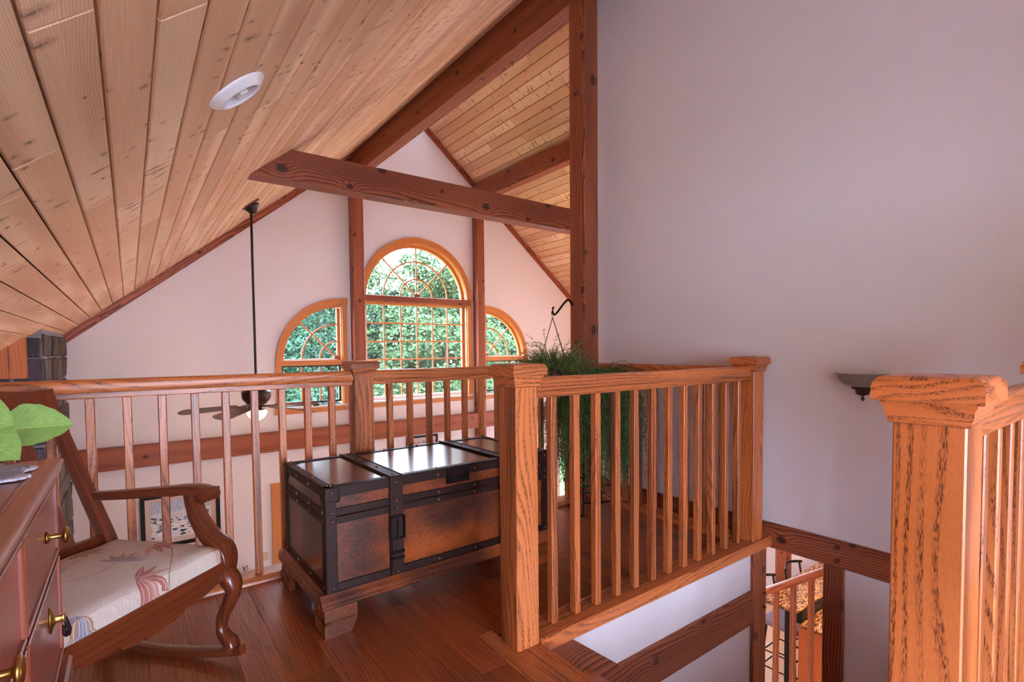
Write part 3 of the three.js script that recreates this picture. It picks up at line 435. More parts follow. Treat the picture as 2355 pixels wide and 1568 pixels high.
  for (const x of [-.555, -.08, .115, .555]) { nail(x, y1 - .02, Z + .001); nail(x, yl + .018, Z + .001); nail(x, yl - .016, Z + .001); nail(x, y0 + .017, Z + .001); nail(x, y1 + .005, Z - .017); nail(x, y1 + .005, -Z + .017); nail(x, y1 - .02, -Z); }
  for (const z of [-.27, -.09, .09, .27]) for (const s of [-1, 1]) { nail(s * X, y1 - .02, z); nail(s * X, yl + .018, z); nail(s * X, yl - .016, z); nail(s * X, y0 + .017, z); nail(s * (X - .017), y1 + .005, z); }
  const hd = mk('handle_plate', join(bx(-.06, .06, yl + .046, yl + .108, Z - .008, Z - .002, 'x', .001), bx(-.06, -.05, yl + .046, yl + .108, Z - .004, Z + .004, 'y', .001), bx(.05, .06, yl + .046, yl + .108, Z - .004, Z + .004, 'y', .001), bx(-.06, .06, yl + .046, yl + .054, Z - .004, Z + .004, 'x', .001), bx(-.06, .06, yl + .1, yl + .108, Z - .004, Z + .004, 'x', .001)), M.black, t); hd.position.x = .025;
  mk('handle_bar', sweep([[-.038, yl + .094, Z], [-.036, yl + .068, Z + .012], [-.02, yl + .064, Z + .014], [.02, yl + .064, Z + .014], [.036, yl + .068, Z + .012], [.038, yl + .094, Z]], () => [.004, .004], 20, 8), M.black, hd);
  // base moulding and bracket feet
  const prof = (s) => [[0, .118], [s * .03, .118], [s * .036, .124], [s * .036, .132], [s * .028, .14], [s * .024, .15], [s * .014, .158], [s * .008, .168], [0, .168]];
  for (const s of [-1, 1]) { const p = prof(s); if (s < 0) p.reverse(); const a = mk('base_molding', moulding(p, 'x', -X - .03, X + .03), M.trunk, t); a.position.z = s * Z; const b = mk('base_molding', moulding(p.map(q => q), 'z', -Z - .002, Z + .002), M.trunk, t); b.position.x = s * X; }
  mk('bottom', bx(-X, X, .118, .166, -Z, Z, 'x', .001), M.trunk, t);
  for (const a of [-1, 1]) for (const b of [-1, 1]) {
    const cut = shapeOf([[0, .118], [.13, .118], [.13, .05], [.12, .025], [.105, 0], [0, 0]]); const g1 = ext(cut, .028); g1.scale(a < 0 ? 1 : -1, 1, 1); if (a > 0) g1.index || (() => { const p = g1.attributes.position; for (let i = 0; i < p.count; i += 3) { const u = [p.getX(i + 1), p.getY(i + 1), p.getZ(i + 1)]; p.setXYZ(i + 1, p.getX(i + 2), p.getY(i + 2), p.getZ(i + 2)); p.setXYZ(i + 2, ...u); } g1.computeVertexNormals(); })();
    g1.translate(a * (X + .018), 0, b > 0 ? Z - .008 : -Z - .02);
    const g2 = bx(a < 0 ? -X - .018 : X - .01, a < 0 ? -X + .01 : X + .018, 0, .118, b > 0 ? Z - .11 : -Z - .018, b > 0 ? Z + .016 : -Z + .11, 'y', .003);
    const lip = join(bx(a < 0 ? -X - .024 : X - .11, a < 0 ? -X + .11 : X + .024, .052, .064, b > 0 ? Z - .005 : -Z - .026, b > 0 ? Z + .026 : -Z + .005, 'x', .003), bx(a < 0 ? -X - .024 : X - .01, a < 0 ? -X + .01 : X + .024, .052, .064, b > 0 ? Z - .11 : -Z - .026, b > 0 ? Z + .026 : -Z + .11, 'z', .003));
    mk('bracket_foot', join(woodUV(g1, 'x'), g2, lip), M.trunk, t);
  }
}

// ---------------------------------------------------------------- rocking chair
function canvasTex(w, h, draw, rep) { const c = document.createElement('canvas'); c.width = w; c.height = h; draw(c.getContext('2d'), w, h); const t = new THREE.CanvasTexture(c); t.colorSpace = THREE.SRGBColorSpace; if (rep) t.wrapS = t.wrapT = THREE.RepeatWrapping; return t; }
T.floral = canvasTex(1024, 1024, (g, W) => {
  g.fillStyle = '#cdbcae'; g.fillRect(0, 0, W, W);
  for (let i = 0; i < 26000; i++) { g.fillStyle = pick(['rgba(190,172,158,.5)', 'rgba(222,208,196,.5)', 'rgba(176,160,150,.35)']); g.fillRect(rnd() * W, rnd() * W, rnd() < .5 ? rr(2, 9) : 1.2, rnd() < .5 ? 1.2 : rr(2, 9)); }
  const stem = (pts, c, w) => { g.strokeStyle = c; g.lineWidth = w; g.beginPath(); g.moveTo(...pts[0]); for (let i = 1; i < pts.length - 1; i++) { const mx = (pts[i][0] + pts[i + 1][0]) / 2, my = (pts[i][1] + pts[i + 1][1]) / 2; g.quadraticCurveTo(...pts[i], mx, my); } g.lineTo(...pts[pts.length - 1]); g.stroke(); };
  const petal = (x, y, a, l, w, c) => { g.save(); g.translate(x, y); g.rotate(a); g.fillStyle = c; g.beginPath(); g.moveTo(0, 0); g.quadraticCurveTo(l * .4, -w, l, 0); g.quadraticCurveTo(l * .4, w, 0, 0); g.fill(); g.strokeStyle = 'rgba(225,212,200,.8)'; g.lineWidth = 3; g.beginPath(); g.moveTo(l * .1, 0); g.lineTo(l * .85, 0); g.stroke(); g.restore(); };
  const flower = (x, y, a, n, l, cs) => { for (let i = 0; i < n; i++) petal(x, y, a + (i - (n - 1) / 2) * .42, l * rr(.85, 1.1), l * .2, pick(cs)); };
  const twig = (x, y, a, n, l) => { for (let i = 0; i < n; i++) { const t = i / n; for (const s of [-1, 1]) petal(x + Math.cos(a) * l * t, y + Math.sin(a) * l * t, a + s * .6, l * .3 * (1.1 - t), l * .035, 'rgba(130,112,104,.75)'); } stem([[x, y], [x + Math.cos(a) * l / 2, y + Math.sin(a) * l / 2], [x + Math.cos(a) * l, y + Math.sin(a) * l]], 'rgba(140,120,104,.9)', 3); };
  const br = ['#a8856a', '#9a7258', '#b89478'], pk = ['#b0746a', '#a8685e', '#c08c80'], bl = ['#9a94a4', '#8c8494', '#a8856a'];
  stem([[60, 900], [200, 700], [330, 560], [420, 420], [560, 330], [760, 330]], '#a58a74', 8); stem([[330, 560], [480, 640], [600, 600]], '#a58a74', 6); stem([[760, 330], [860, 420], [880, 520]], '#a58a74', 6); stem([[200, 700], [120, 560], [40, 520]], '#a58a74', 6); stem([[600, 940], [760, 800], [900, 640], [980, 420]], '#a58a74', 7);
  flower(600, 600, -.3, 7, 150, bl); flower(880, 520, 1.2, 7, 190, pk); flower(90, 520, 2.8, 7, 160, br); flower(700, 150, .2, 11, 190, br); flower(260, 180, 2.6, 9, 190, pk); flower(480, 860, .6, 7, 170, pk); flower(160, 900, 1.9, 6, 110, bl); flower(930, 860, 0, 7, 120, br);
  twig(420, 420, -1.9, 6, 150); twig(560, 330, -.8, 6, 130); twig(760, 800, -1.2, 6, 120); twig(330, 560, 2.6, 5, 120); twig(980, 420, -1.8, 6, 130);
});
{
  const t = thing('rocking_chair', 'dark mahogany rocking chair with floral upholstered seat', 'chair', [-.120, 0, -2.043], THREE.MathUtils.degToRad(42)), W = M.mahogany;
  const fab = std({ map: T.floral, roughness: .95 });
  for (const s of [-1, 1]) {
    mk('rocker', sweep([-.5, -.36, -.2, -.04, .1, .2, .285].map((z, i) => [s * (.285 + .02 * (z + .5)), .017 + .3 * (z + .06) ** 2, z]), () => [.017, .016], 40, 12, .35), W, t);
    mk('front_leg', sweep([[s * 0.3, .36, .2], [s * 0.302, .335, .212], [s * 0.305, .305, .238], [s * 0.306, .27, .25], [s * 0.303, .22, .235], [s * 0.3, .165, .208], [s * 0.299, .115, .204], [s * 0.3, .085, .225], [s * 0.3, .072, .243], [s * 0.3, .05, .232]], (u) => { const r = u < .35 ? lerp(.024, .036, Math.sin(u / .35 * Math.PI)) : u < .72 ? lerp(.028, .019, (u - .35) / .37) : lerp(.019, .03, (u - .72) / .28); return [r * .8, r]; }, 48, 14, .7, V3(1, 0, 0)), W, t);
    mk('back_leg', sweep([[s * 0.265, .4, -.22], [s * 0.267, .25, -.235], [s * 0.272, .12, -.27], [s * 0.275, .04, -.31]], () => [.017, .02], 14, 12, .35, V3(1, 0, 0)), W, t);
    mk('back_post', sweep([[s * 0.265, .33, -.21], [s * 0.264, .42, -.235], [s * 0.262, .62, -.33], [s * 0.262, .8, -.42], [s * 0.264, .97, -.5]], (u) => [lerp(.021, .018, u), lerp(.024, .019, u)], 24, 12, .3, V3(1, 0, 0)), W, t);
    mk('arm_support', sweep([[s * 0.312, .31, .215], [s * 0.314, .37, .222], [s * 0.316, .405, .21], [s * 0.32, .45, .15], [s * 0.325, .51, .1], [s * 0.328, .57, .075], [s * 0.328, .6, .068]], (u) => { const r = u < .35 ? lerp(.03, .042, u / .35) : lerp(.042, .024, (u - .35) / .65); return [.02, r]; }, 36, 12, .35, V3(1, 0, 0)), W, t);
    const arm = mk('armrest', sweep([[s * 0.265, .588, -.34], [s * 0.29, .595, -.2], [s * 0.318, .606, -.05], [s * 0.333, .614, .05], [s * 0.338, .613, .1], [s * 0.339, .604, .135]], (u) => [lerp(.018, .03, sstep(.1, .9, u)), lerp(.016, .019, u)], 30, 12, .4), W, t);
    const c = new THREE.CylinderGeometry(.024, .024, .066, 22); c.rotateZ(Math.PI / 2); c.translate(s * 0.339, .596, .128); const c2 = new THREE.CylinderGeometry(.014, .014, .074, 18); c2.rotateZ(Math.PI / 2); c2.translate(s * 0.339, .596, .128); mk('scroll', join(c, c2), W, arm);
    mk('seat_rail', bx(s > 0 ? .275 : -.3, s > 0 ? .3 : -.275, .3, .372, -.22, .2, 'z', .003), W, t);
  }
  const ap = new THREE.Shape(); ap.moveTo(-.24, .374); ap.lineTo(.24, .374); ap.lineTo(.24, .31); ap.quadraticCurveTo(.2, .312, .17, .298); ap.quadraticCurveTo(.12, .288, .09, .294); ap.lineTo(.085, .283); ap.quadraticCurveTo(.05, .27, .03, .278); ap.lineTo(.025, .27); ap.lineTo(-.025, .27); ap.lineTo(-.03, .278); ap.quadraticCurveTo(-.05, .27, -.085, .283); ap.lineTo(-.09, .294); ap.quadraticCurveTo(-.12, .288, -.17, .298); ap.quadraticCurveTo(-.2, .312, -.24, .31); ap.closePath();
  const ag = ext(ap, .022, { bevel: .002 }); ag.scale(1.21, 1, 1); ag.translate(0, 0, .212); mk('apron', woodUV(ag, 'x'), W, t);
  mk('back_rail', bx(-.265, .265, .4, .455, -.262, -.238, 'x', .003), W, t);
  const sl = (x, w) => { const g = rawBox(w, .52, .014, .002); woodUV(g, 'y'); const q = woodUV(g, 'y'); const m = mk('back_slat', q, W, t); m.position.set(x, .67, -.362); m.rotation.x = -.46; };
  sl(-.13, .055); sl(0, .08); sl(.13, .055);
  const cr = new THREE.Shape(); cr.moveTo(-.235, -.04); cr.lineTo(.235, -.04); cr.lineTo(.24, .03); cr.quadraticCurveTo(.14, .015, .06, .045); cr.quadraticCurveTo(0, .075, -.06, .045); cr.quadraticCurveTo(-.14, .015, -.24, .03); cr.closePath(); const cg = ext(cr, .022, { bevel: .002 }); cg.translate(0, 0, -.011); cg.scale(1.2, 1, 1); const cm = mk('crest_rail', woodUV(cg, 'x'), W, t); cm.position.set(0, .955, -.492); cm.rotation.x = -.46;
  const g = new THREE.BoxGeometry(.58, .09, .46, 26, 6, 22), p = g.attributes.position, uv = g.attributes.uv, R = .03;
  for (let i = 0; i < p.count; i++) { let x = p.getX(i), y = p.getY(i), z = p.getZ(i); const ix = clamp(x, -.29 + R, .29 - R), iy = clamp(y, -.045 + R, .045 - R), iz = clamp(z, -.23 + R, .23 - R), d = Math.hypot(x - ix, y - iy, z - iz) || 1; if (d > 1e-6 && d !== 1) { x = ix + (x - ix) / d * R; y = iy + (y - iy) / d * R; z = iz + (z - iz) / d * R; } if (y > 0) y += .026 * (1 - (x / .29) ** 2) * (1 - (z / .23) ** 2) + .002 * Math.sin(x * 40) * Math.sin(z * 37); p.setXYZ(i, x, y, z); uv.setXY(i, x / .6 + .5, .5 - (z - Math.min(0, y) * .9) / .56); }
  g.computeVertexNormals(); g.translate(0, .388, .003); mk('seat_cushion', g, fab, t);
}

// ---------------------------------------------------------------- dresser with doily and pothos
{
  const t = thing('dresser', 'reddish cherry dresser with brass knobs in the near foreground', 'dresser'), C = M.cherry, zf = -1.578, zn = -.2, xf = -.158, yt = .875;
  mk('case', bx(-.62, xf, .02, .849, zf, zn, 'z', .004), C, t);
  mk('top', bx(-.64, -.172, .851, yt, zf - .02, zn + .02, 'z', .004), C, t);
  const pr = [[-.178, .836], [-.147, .836], [-.142, .84], [-.142, .846], [-.146, .85], [-.139, .854], [-.137, .859], [-.14, .864], [-.148, .867], [-.168, .8675], [-.171, .865], [-.174, .8675], [-.178, .866]].map(([a, b]) => [a + .006, b + .009]);
  mk('top_molding', moulding(pr, 'z', zf - .022, zn + .02), C, t);
  mk('cornice', bx(-.6, xf + .012, .835, .851, zf - .008, zn, 'z', .003), C, t);
  const rows = [[.668, .83], [.435, .656]], cols = [[zf + .02, -1.105], [-1.09, -.6], [-.585, zn - .02]];
  for (const [a, b] of rows) for (const [z0, z1] of cols) {
    const d = mk('drawer', bx(xf - .005, xf + .01, a, b, z0, z1, 'z', .003), C, t); const e = .007;
    mk('drawer_bead', join(bx(xf, xf + .016, a, a + e, z0, z1, 'z', .002), bx(xf, xf + .016, b - e, b, z0, z1, 'z', .002), bx(xf, xf + .016, a + e, b - e, z0, z0 + e, 'y', .002), bx(xf, xf + .016, a + e, b - e, z1 - e, z1, 'y', .002)), C, d);
    const zc = z0 < -1.4 ? -1.398 : z0 < -1 ? -.83 : -.39;
    if (a > .6) { const k = lathe([[0, 0], [.012, 0], [.012, .004], [.005, .008], [.0055, .024], [.009, .027], [.016, .029], [.0175, .032], [.014, .036], [0, .038]], 20); k.rotateZ(-Math.PI / 2); k.translate(xf + .01, .745, zc); mk('knob', k, M.brass, d); }
    else { const pl = lathe([[0, 0], [.017, 0], [.016, .003], [.009, .006], [.005, .01], [.0045, .02], [.007, .024], [0, .026]], 18); pl.rotateZ(-Math.PI / 2); pl.scale(1, 1.6, .8); pl.translate(xf + .01, .572, zc); const q = mk('drop_pull', pl, M.brass, d); mk('drop_ring', sweep([[xf + .034, .572, zc], [xf + .037, .56, zc], [xf + .04, .545, zc - .003], [xf + .037, .532, zc - .004], [xf + .033, .537, zc - .001], [xf + .032, .555, zc]], () => [.004, .004], 20, 8, 1, V3(0, 0, 1)), M.bronze, q); }
  }
  mk('lower_case', bx(-.63, xf + .028, .0, .408, zf - .012, zn, 'z', .006), C, t);
  mk('corner_bead', bx(xf - .004, xf + .012, .41, .834, zf, zf + .014, 'y', .004), C, t);
}
{
  const t = thing('doily', 'white crocheted doily on the dresser top', 'doily', [-.32, .8785, -1.42]), pts = [], n = 140;
  for (let i = 0; i < n; i++) { const a = i / n * Math.PI * 2, pet = Math.abs(Math.sin(a * 4.5)), sc = .006 * Math.abs(Math.sin(a * 34)); const r = .085 + .075 * Math.pow(pet, .6) + sc; pts.push([Math.cos(a) * r, Math.sin(a) * r]); }
  const g = ext(shapeOf(pts), .003, { bevel: .001 }); g.rotateX(-Math.PI / 2); const y = g.attributes.position; const mat = std({ color: 0xe4dde6, roughness: .95, bumpMap: dataTex(256, 256, (u, v, c) => { const q = Math.abs(Math.sin(u * 314) * Math.sin(v * 314 + Math.floor(u * 40) * 1.6)); c[0] = c[1] = c[2] = q * 255; }, false), bumpScale: .002 });
  const uv = g.attributes.uv; for (let i = 0; i < uv.count; i++) uv.setXY(i, y.getX(i) * 4, y.getZ(i) * 4); mk('lace', g, mat, t);
  for (let k = 0; k < 9; k++) for (let j = 0; j < 3; j++) { const a = (k + .5) / 9 * Math.PI * 2; const r = new THREE.TorusGeometry(.022 + j * .012, .0022, 5, 20, 3.8); r.rotateX(Math.PI / 2); r.rotateY(-a + 1.9); r.translate(Math.cos(a) * (.105), .005, Math.sin(a) * (.105)); mk('crochet_ridge', r, mat, t); }
}
function leafGeo(L, W, fold = .25, curl = .15, n = 14, m = 8) {   // heart-shaped leaf along +x, midrib up the middle
  const pos = [], uv = [], idx = [];
  for (let i = 0; i <= n; i++) for (let j = -m; j <= m; j++) { const u = i / n, s = j / m; const half = W * (u < .18 ? Math.sqrt(u / .18) * .92 : Math.pow(Math.cos((u - .3) / .7 * Math.PI / 2 * (u > .3 ? 1 : 0)), .72)) * (u < .3 ? lerp(.94, 1, u / .3) : 1) / 2; const x = u * L - (1 - u) ** 8 * Math.abs(s) * L * .12; pos.push(x, Math.abs(s) * half * fold - curl * L * (u - .4) ** 2 + .0015 * Math.sin(u * 30 + Math.abs(s) * 5) * Math.abs(s), s * half); uv.push(u, s * .5 + .5); }
  for (let i = 0; i < n; i++) for (let j = 0; j < 2 * m; j++) { const k = i * (2 * m + 1) + j; idx.push(k, k + 1, k + 2 * m + 1, k + 1, k + 2 * m + 2, k + 2 * m + 1); }
  const g = new THREE.BufferGeometry(); g.setAttribute('position', new THREE.Float32BufferAttribute(pos, 3)); g.setAttribute('uv', new THREE.Float32BufferAttribute(uv, 2)); g.setIndex(idx); g.computeVertexNormals(); return g;
}
T.leaf = dataTex(256, 256, (u, v, c) => { const s = Math.abs(v - .5), vein = Math.abs(((u * 9 - s * 7) % 1 + 1) % 1 - .5), mid = s < .012 ? 1 : 0, n = pn(u * 12, v * 12, 12, 12, 3); const k = mid ? 1.25 : lerp(.97, 1.05, sstep(.0, .12, vein)) * (.94 + .1 * n); c[0] = 128 * k; c[1] = 162 * k; c[2] = 84 * k; });
{
  const t = thing('pothos_plant', 'potted pothos with glossy green heart leaves on the dresser', 'plant', [-.45, .8755, -1.28]);
  mk('pot', lathe([[0, 0], [.045, 0], [.06, .075], [.066, .08], [.062, .086], [.055, .084], [.05, .07], [0, .07]], 28), std({ color: 0xb08a6a, roughness: .7 }), t);
  const lm = std({ map: T.leaf, roughness: .4, transmission: .12, thickness: 0 });
  const place = (base, tip, W, up, mat = lm) => {   // world points
    const b = V3(...base).sub(t.position), e = V3(...tip).sub(t.position), X = e.clone().sub(b), L = X.length(); X.normalize(); const Y = V3(...up).normalize(), Zv = V3().crossVectors(X, Y).normalize(); Y.crossVectors(Zv, X); const lf = mk('leaf', leafGeo(L, W), mat, t); lf.matrixAutoUpdate = true; const mt = new THREE.Matrix4().makeBasis(X, Y, Zv); lf.quaternion.setFromRotationMatrix(mt); lf.position.copy(b);
    mk('petiole', sweep([[0, .07, 0], [b.x * .5, .07 + (b.y - .07) * .8 + .03, b.z * .5], [b.x * .85, b.y + .012, b.z * .85], [b.x + X.x * .004, b.y + X.y * .004, b.z + X.z * .004]], () => [.0022, .0022], 14, 6), lm, t);
  };
  place([-.179, .988, -1.25], [-.087, .99, -1.25], .088, [.05, .6, .78]);
  place([-.235, 1.03, -1.19], [-.155, 1.005, -1.15], .085, [-.1, .55, .8]);
  place([-.22, 1.0, -1.18], [-.146, .955, -1.12], .08, [.2, .45, .8]);
  place([-.5, 1.03, -1.36], [-.6, 1.0, -1.4], .08, [0, .9, .3]); place([-.46, 1.05, -1.22], [-.44, 1.0, -1.1], .08, [.1, .9, .4]); place([-.4, 1.02, -1.38], [-.36, .98, -1.47], .08, [.2, .9, .2]);
}

// ---------------------------------------------------------------- ceiling fan
{
  const F = [1.055, 0, -5.9], t = thing('ceiling_fan', 'dark bronze ceiling fan with five blades and a glowing glass bowl', 'ceiling fan', F), yc = ceilL(F[0]);
  const can = lathe([[0, .012], [.085, .012], [.088, 0], [.082, -.008], [.066, -.02], [.064, -.03], [.05, -.042], [.048, -.052], [.034, -.064], [.03, -.075], [0, -.078]], 32); const cm = mk('canopy', can, M.bronze, t); cm.position.y = yc - .03; cm.rotation.z = Math.atan(ML) * .55; const pl = new THREE.CylinderGeometry(.1, .1, .014, 32); const pm = mk('mounting_plate', pl, M.fir[1], t); pm.position.y = yc - .008; pm.rotation.z = Math.atan(ML);
  mk('downrod', rod([0, .84, 0], [0, yc - .06, 0], .0125, 14), M.bronze, t);
  mk('motor_housing', lathe([[.013, .87], [.02, .865], [.022, .84], [.04, .828], [.044, .815], [.06, .79], [.085, .755], [.093, .74], [.1, .735], [.128, .71], [.141, .705], [.144, .697], [.138, .69]], 40), M.bronze, t);
  mk('motor_band', lathe([[.138, .69], [.141, .665], [.136, .635], [.118, .605], [.1, .592], [.098, .58], [.075, .568], [.06, .56], [.06, .54], [.07, .528], [.078, .518], [.074, .51], [0, .51]], 40), M.bronzeRed, t);
  const bowl = mk('light_bowl', lathe([[.07, .512], [.088, .508], [.098, .496], [.1, .482], [.09, .462], [.074, .436], [.05, .415], [.02, .402], [0, .4]], 36), std({ color: 0xffe2b8, roughness: .5, emissive: 0xffd9a0, emissiveIntensity: 1.1 }), t);
  mk('finial', lathe([[0, .403], [.012, .4], [.008, .392], [.011, .386], [0, .376]], 16), M.bronze, t);
  const bm = std({ color: 0x6e5a54, roughness: .38 }), sh = new THREE.Shape(); sh.moveTo(.19, -.05); sh.quadraticCurveTo(.45, -.075, .66, -.072); sh.quadraticCurveTo(.72, -.055, .725, .005); sh.quadraticCurveTo(.7, .065, .64, .072); sh.quadraticCurveTo(.45, .075, .19, .05); sh.closePath();
  const bg = ext(sh, .006); bg.rotateX(-Math.PI / 2); const ax = Math.atan2(-.984, .177);
  for (const th of [117, 189, 45, -27, -99]) {
    const a = th * Math.PI / 180, dx = Math.cos(a) * .984 + Math.sin(a) * -.177, dz = Math.cos(a) * .177 + Math.sin(a) * .984, h = new THREE.Group(); const q = new THREE.Group();
    const g = bg.clone(); g.rotateX(-.27); g.rotateZ(-.07); g.rotateY(Math.atan2(-dz, dx)); g.translate(0, .56, 0); const b = mk('blade', g, bm, t);
    const i1 = join(bx(.06, .2, -.004, .004, -.016, .016, 'x', .002), bx(.17, .25, -.004, .003, -.034, .034, 'x', .002)); i1.rotateX(-.27); i1.rotateZ(-.07); i1.rotateY(Math.atan2(-dz, dx)); i1.translate(0, .556, 0); mk('blade_iron', i1, M.bronze, b);
  }
  const l = new THREE.PointLight(0xffd8a0, .4); l.position.set(0, .36, 0); l.castShadow = true; l.shadow.radius = 4; l.name = 'fan_bulb'; t.add(l);
}

// ---------------------------------------------------------------- plants in the loft corner
function quadsMesh(list) { const pos = new Float32Array(list.length * 18), col = new Float32Array(list.length * 18), nor = new Float32Array(list.length * 18), a = V3(), b = V3(), n = V3(); list.forEach(([p, q], i) => { const T6 = [0, 1, 2, 0, 2, 3]; n.copy(a.copy(p[1]).sub(p[0])).cross(b.copy(p[3]).sub(p[0])).normalize(); T6.forEach((k, j) => { const o = i * 18 + j * 3; pos[o] = p[k].x; pos[o + 1] = p[k].y; pos[o + 2] = p[k].z; nor[o] = n.x; nor[o + 1] = n.y; nor[o + 2] = n.z; col[o] = q[0]; col[o + 1] = q[1]; col[o + 2] = q[2]; }); }); const g = new THREE.BufferGeometry(); g.setAttribute('position', new THREE.BufferAttribute(pos, 3)); g.setAttribute('normal', new THREE.BufferAttribute(nor, 3)); g.setAttribute('color', new THREE.BufferAttribute(col, 3)); return g; }
const foliage = (extra = {}) => std({ color: 0xffffff, vertexColors: true, roughness: .7, ...extra });
function needle(list, p, d, len, w, c) { const s = V3(rr(-1, 1), rr(-1, 1), rr(-1, 1)).cross(d).normalize(); const e = p.clone().addScaledVector(d, len), m = p.clone().addScaledVector(d, len * .45); list.push([[p.clone(), m.clone().addScaledVector(s, w), e, m.clone().addScaledVector(s, -w)], c]); }
function frond(list, p, d, len, grav, step, nl, nw, cf, avoid) {
  let q = p.clone(), v = d.clone().normalize(); const n = Math.ceil(len / step);
  for (let i = 0; i < n; i++) {
    v.y -= grav * step; v.x += rr(-.06, .06); v.z += rr(-.06, .06); v.normalize(); const e = q.clone().addScaledVector(v, step); if (avoid && avoid(e)) return;
    needle(list, q, v, step * 1.25, .0012, [.05, .055, .02]);
    for (let k = 0; k < 2; k++) { const nd = v.clone().multiplyScalar(.7).add(V3(rr(-1, 1), rr(-.9, .7), rr(-1, 1)).multiplyScalar(.8)).normalize(); needle(list, q.clone().lerp(e, rnd()), nd, nl * rr(.6, 1.2), nw, cf(q)); }
    q = e;
  }
}
const solidCorner = p => (p.x > 2.64 && p.z < -2.66) || p.x > 2.785 || (p.z < -2.72 && p.y < 1.02) || p.y < .02;
{
  const c = [2.555, 0, -2.5], t = thing('plant_stand', 'slim black iron plant stand on the loft floor under the trailing plant', 'plant stand', c);
  const feet = [[-.16, .06], [.07, .15], [.16, -.075], [-.07, -.155]];
  for (const [x, z] of feet) { mk('leg', rod([x, .008, z], [x * .82, .8, z * .82], .0065, 8), M.iron, t); mk('foot', new THREE.CylinderGeometry(.014, .015, .012, 12), M.iron, t).position.set(x, .006, z); }
  for (const [y, k] of [[.085, .98], [.2, .955]]) for (let i = 0; i < 4; i++) { const a = feet[i], b = feet[(i + 1) % 4]; mk('stretcher', rod([a[0] * k, y, a[1] * k], [b[0] * k, y, b[1] * k], .005, 8), M.iron, t); }
  mk('top_ring', (() => { const g = new THREE.TorusGeometry(.14, .006, 8, 32); g.rotateX(Math.PI / 2); g.translate(0, .8, 0); return g; })(), M.iron, t); mk('top_plate', (() => { const g = new THREE.CylinderGeometry(.135, .135, .005, 32); g.translate(0, .803, 0); return g; })(), M.iron, t);
  const pl = thing('trailing_plant', 'dense dark green trailing plant spilling from a blue pot in the railing corner', 'plant', [c[0], .806, c[2]]);
  mk('pot', lathe([[0, 0], [.08, 0], [.105, .11], [.112, .115], [.108, .125], [.095, .12], [.09, .1], [0, .1]], 32), std({ color: 0x1c2450, roughness: .2 }), pl);
  const list = [], o = V3(...pl.position), av = p => solidCorner(p.clone().add(o));
  for (let i = 0; i < 1000; i++) { const a = rnd() * Math.PI * 2, r0 = rr(.0, .09), side = V3(Math.cos(a), 0, Math.sin(a)); const p = V3(side.x * r0, .1, side.z * r0); frond(list, p, side.clone().multiplyScalar(rr(.5, 1.3)).add(V3(0, rr(.3, 1.3), 0)), rr(.3, .85), rr(7, 14), .016, .026, .0026, () => { const k = rr(.5, 1.25); return [.1 * k, .22 * k, .06 * k]; }, av); }
  mk('foliage', quadsMesh(list), foliage(), pl).userData.kind = 'stuff';
}
{
  const hk = thing('wall_hook', 'curved black iron hook on the timber post', 'hook', [2.655, 1.455, -2.81]); mk('hook_arm', sweep([[.0, -.01, 0], [-.03, .012, .015], [-.08, .02, .045], [-.17, -.012, .1], [-.27, -.065, .16], [-.34, -.1, .2], [-.37, -.106, .216], [-.388, -.095, .226], [-.39, -.07, .228], [-.378, -.058, .222]], u => [lerp(.009, .007, u), lerp(.009, .007, u)], 50, 8), M.iron, hk); 
  const c = [2.268, .88, -2.594], t = thing('hanging_fern', 'bright green fern in a basket hung on chains beside the timber post', 'plant', c);
  mk('basket', lathe([[0, 0], [.07, 0], [.11, .09], [.118, .1], [.112, .108], [.1, .1], [.095, .08], [0, .08]], 28), std({ color: 0x4a2c1e, roughness: .8 }), t);
  const link = new THREE.TorusGeometry(.0055, .0016, 5, 10); link.scale(.7, 1.25, 1);
  const top = V3(.006, .45, 0); for (let k = 0; k < 3; k++) { const a = [3.3, .45, .95][k], e = V3(Math.cos(a) * .112, .1, Math.sin(a) * .112), n = 30, gs = []; for (let i = 0; i < n; i++) { const g = link.clone(); g.rotateY(i % 2 ? Math.PI / 2 : 0); const d = e.clone().sub(top).normalize(); g.applyQuaternion(new THREE.Quaternion().setFromUnitVectors(V3(0, -1, 0), d)); const p = top.clone().lerp(e, (i + .5) / n); g.translate(p.x, p.y, p.z); gs.push(g); } mk('chain', join(gs), M.bronze, t); }
  mk('chain_hook', sweep([[0, .49, .0], [-.006, .482, 0], [-.002, .468, 0], [.006, .455, 0]], () => [.002, .002], 12, 6), M.bronze, t);
  const list = [], o = V3(...c), av = p => solidCorner(p.clone().add(o));
  for (let i = 0; i < 420; i++) { const a = rnd() * Math.PI * 2, side = V3(Math.cos(a), 0, Math.sin(a)), r0 = rr(0, .08); frond(list, V3(side.x * r0, .095, side.z * r0), side.clone().multiplyScalar(rr(.3, 1.2)).add(V3(0, rr(.5, 1.5), 0)), rr(.1, .3), rr(4, 11), .011, .022, .002, () => { const k = rr(.55, 1.3); return [.16 * k, .24 * k, .06 * k]; }, av); }
  for (let i = 0; i < 9; i++) { const a = rr(-.6, 3.6); frond(list, V3(0, .1, 0), V3(Math.cos(a) * 1.1, rr(1, 2), Math.sin(a) * .8), rr(.28, .4), rr(5, 8), .012, .012, .0012, () => [.08, .1, .04], av); }
  mk('foliage', quadsMesh(list), foliage(), t).userData.kind = 'stuff';
}

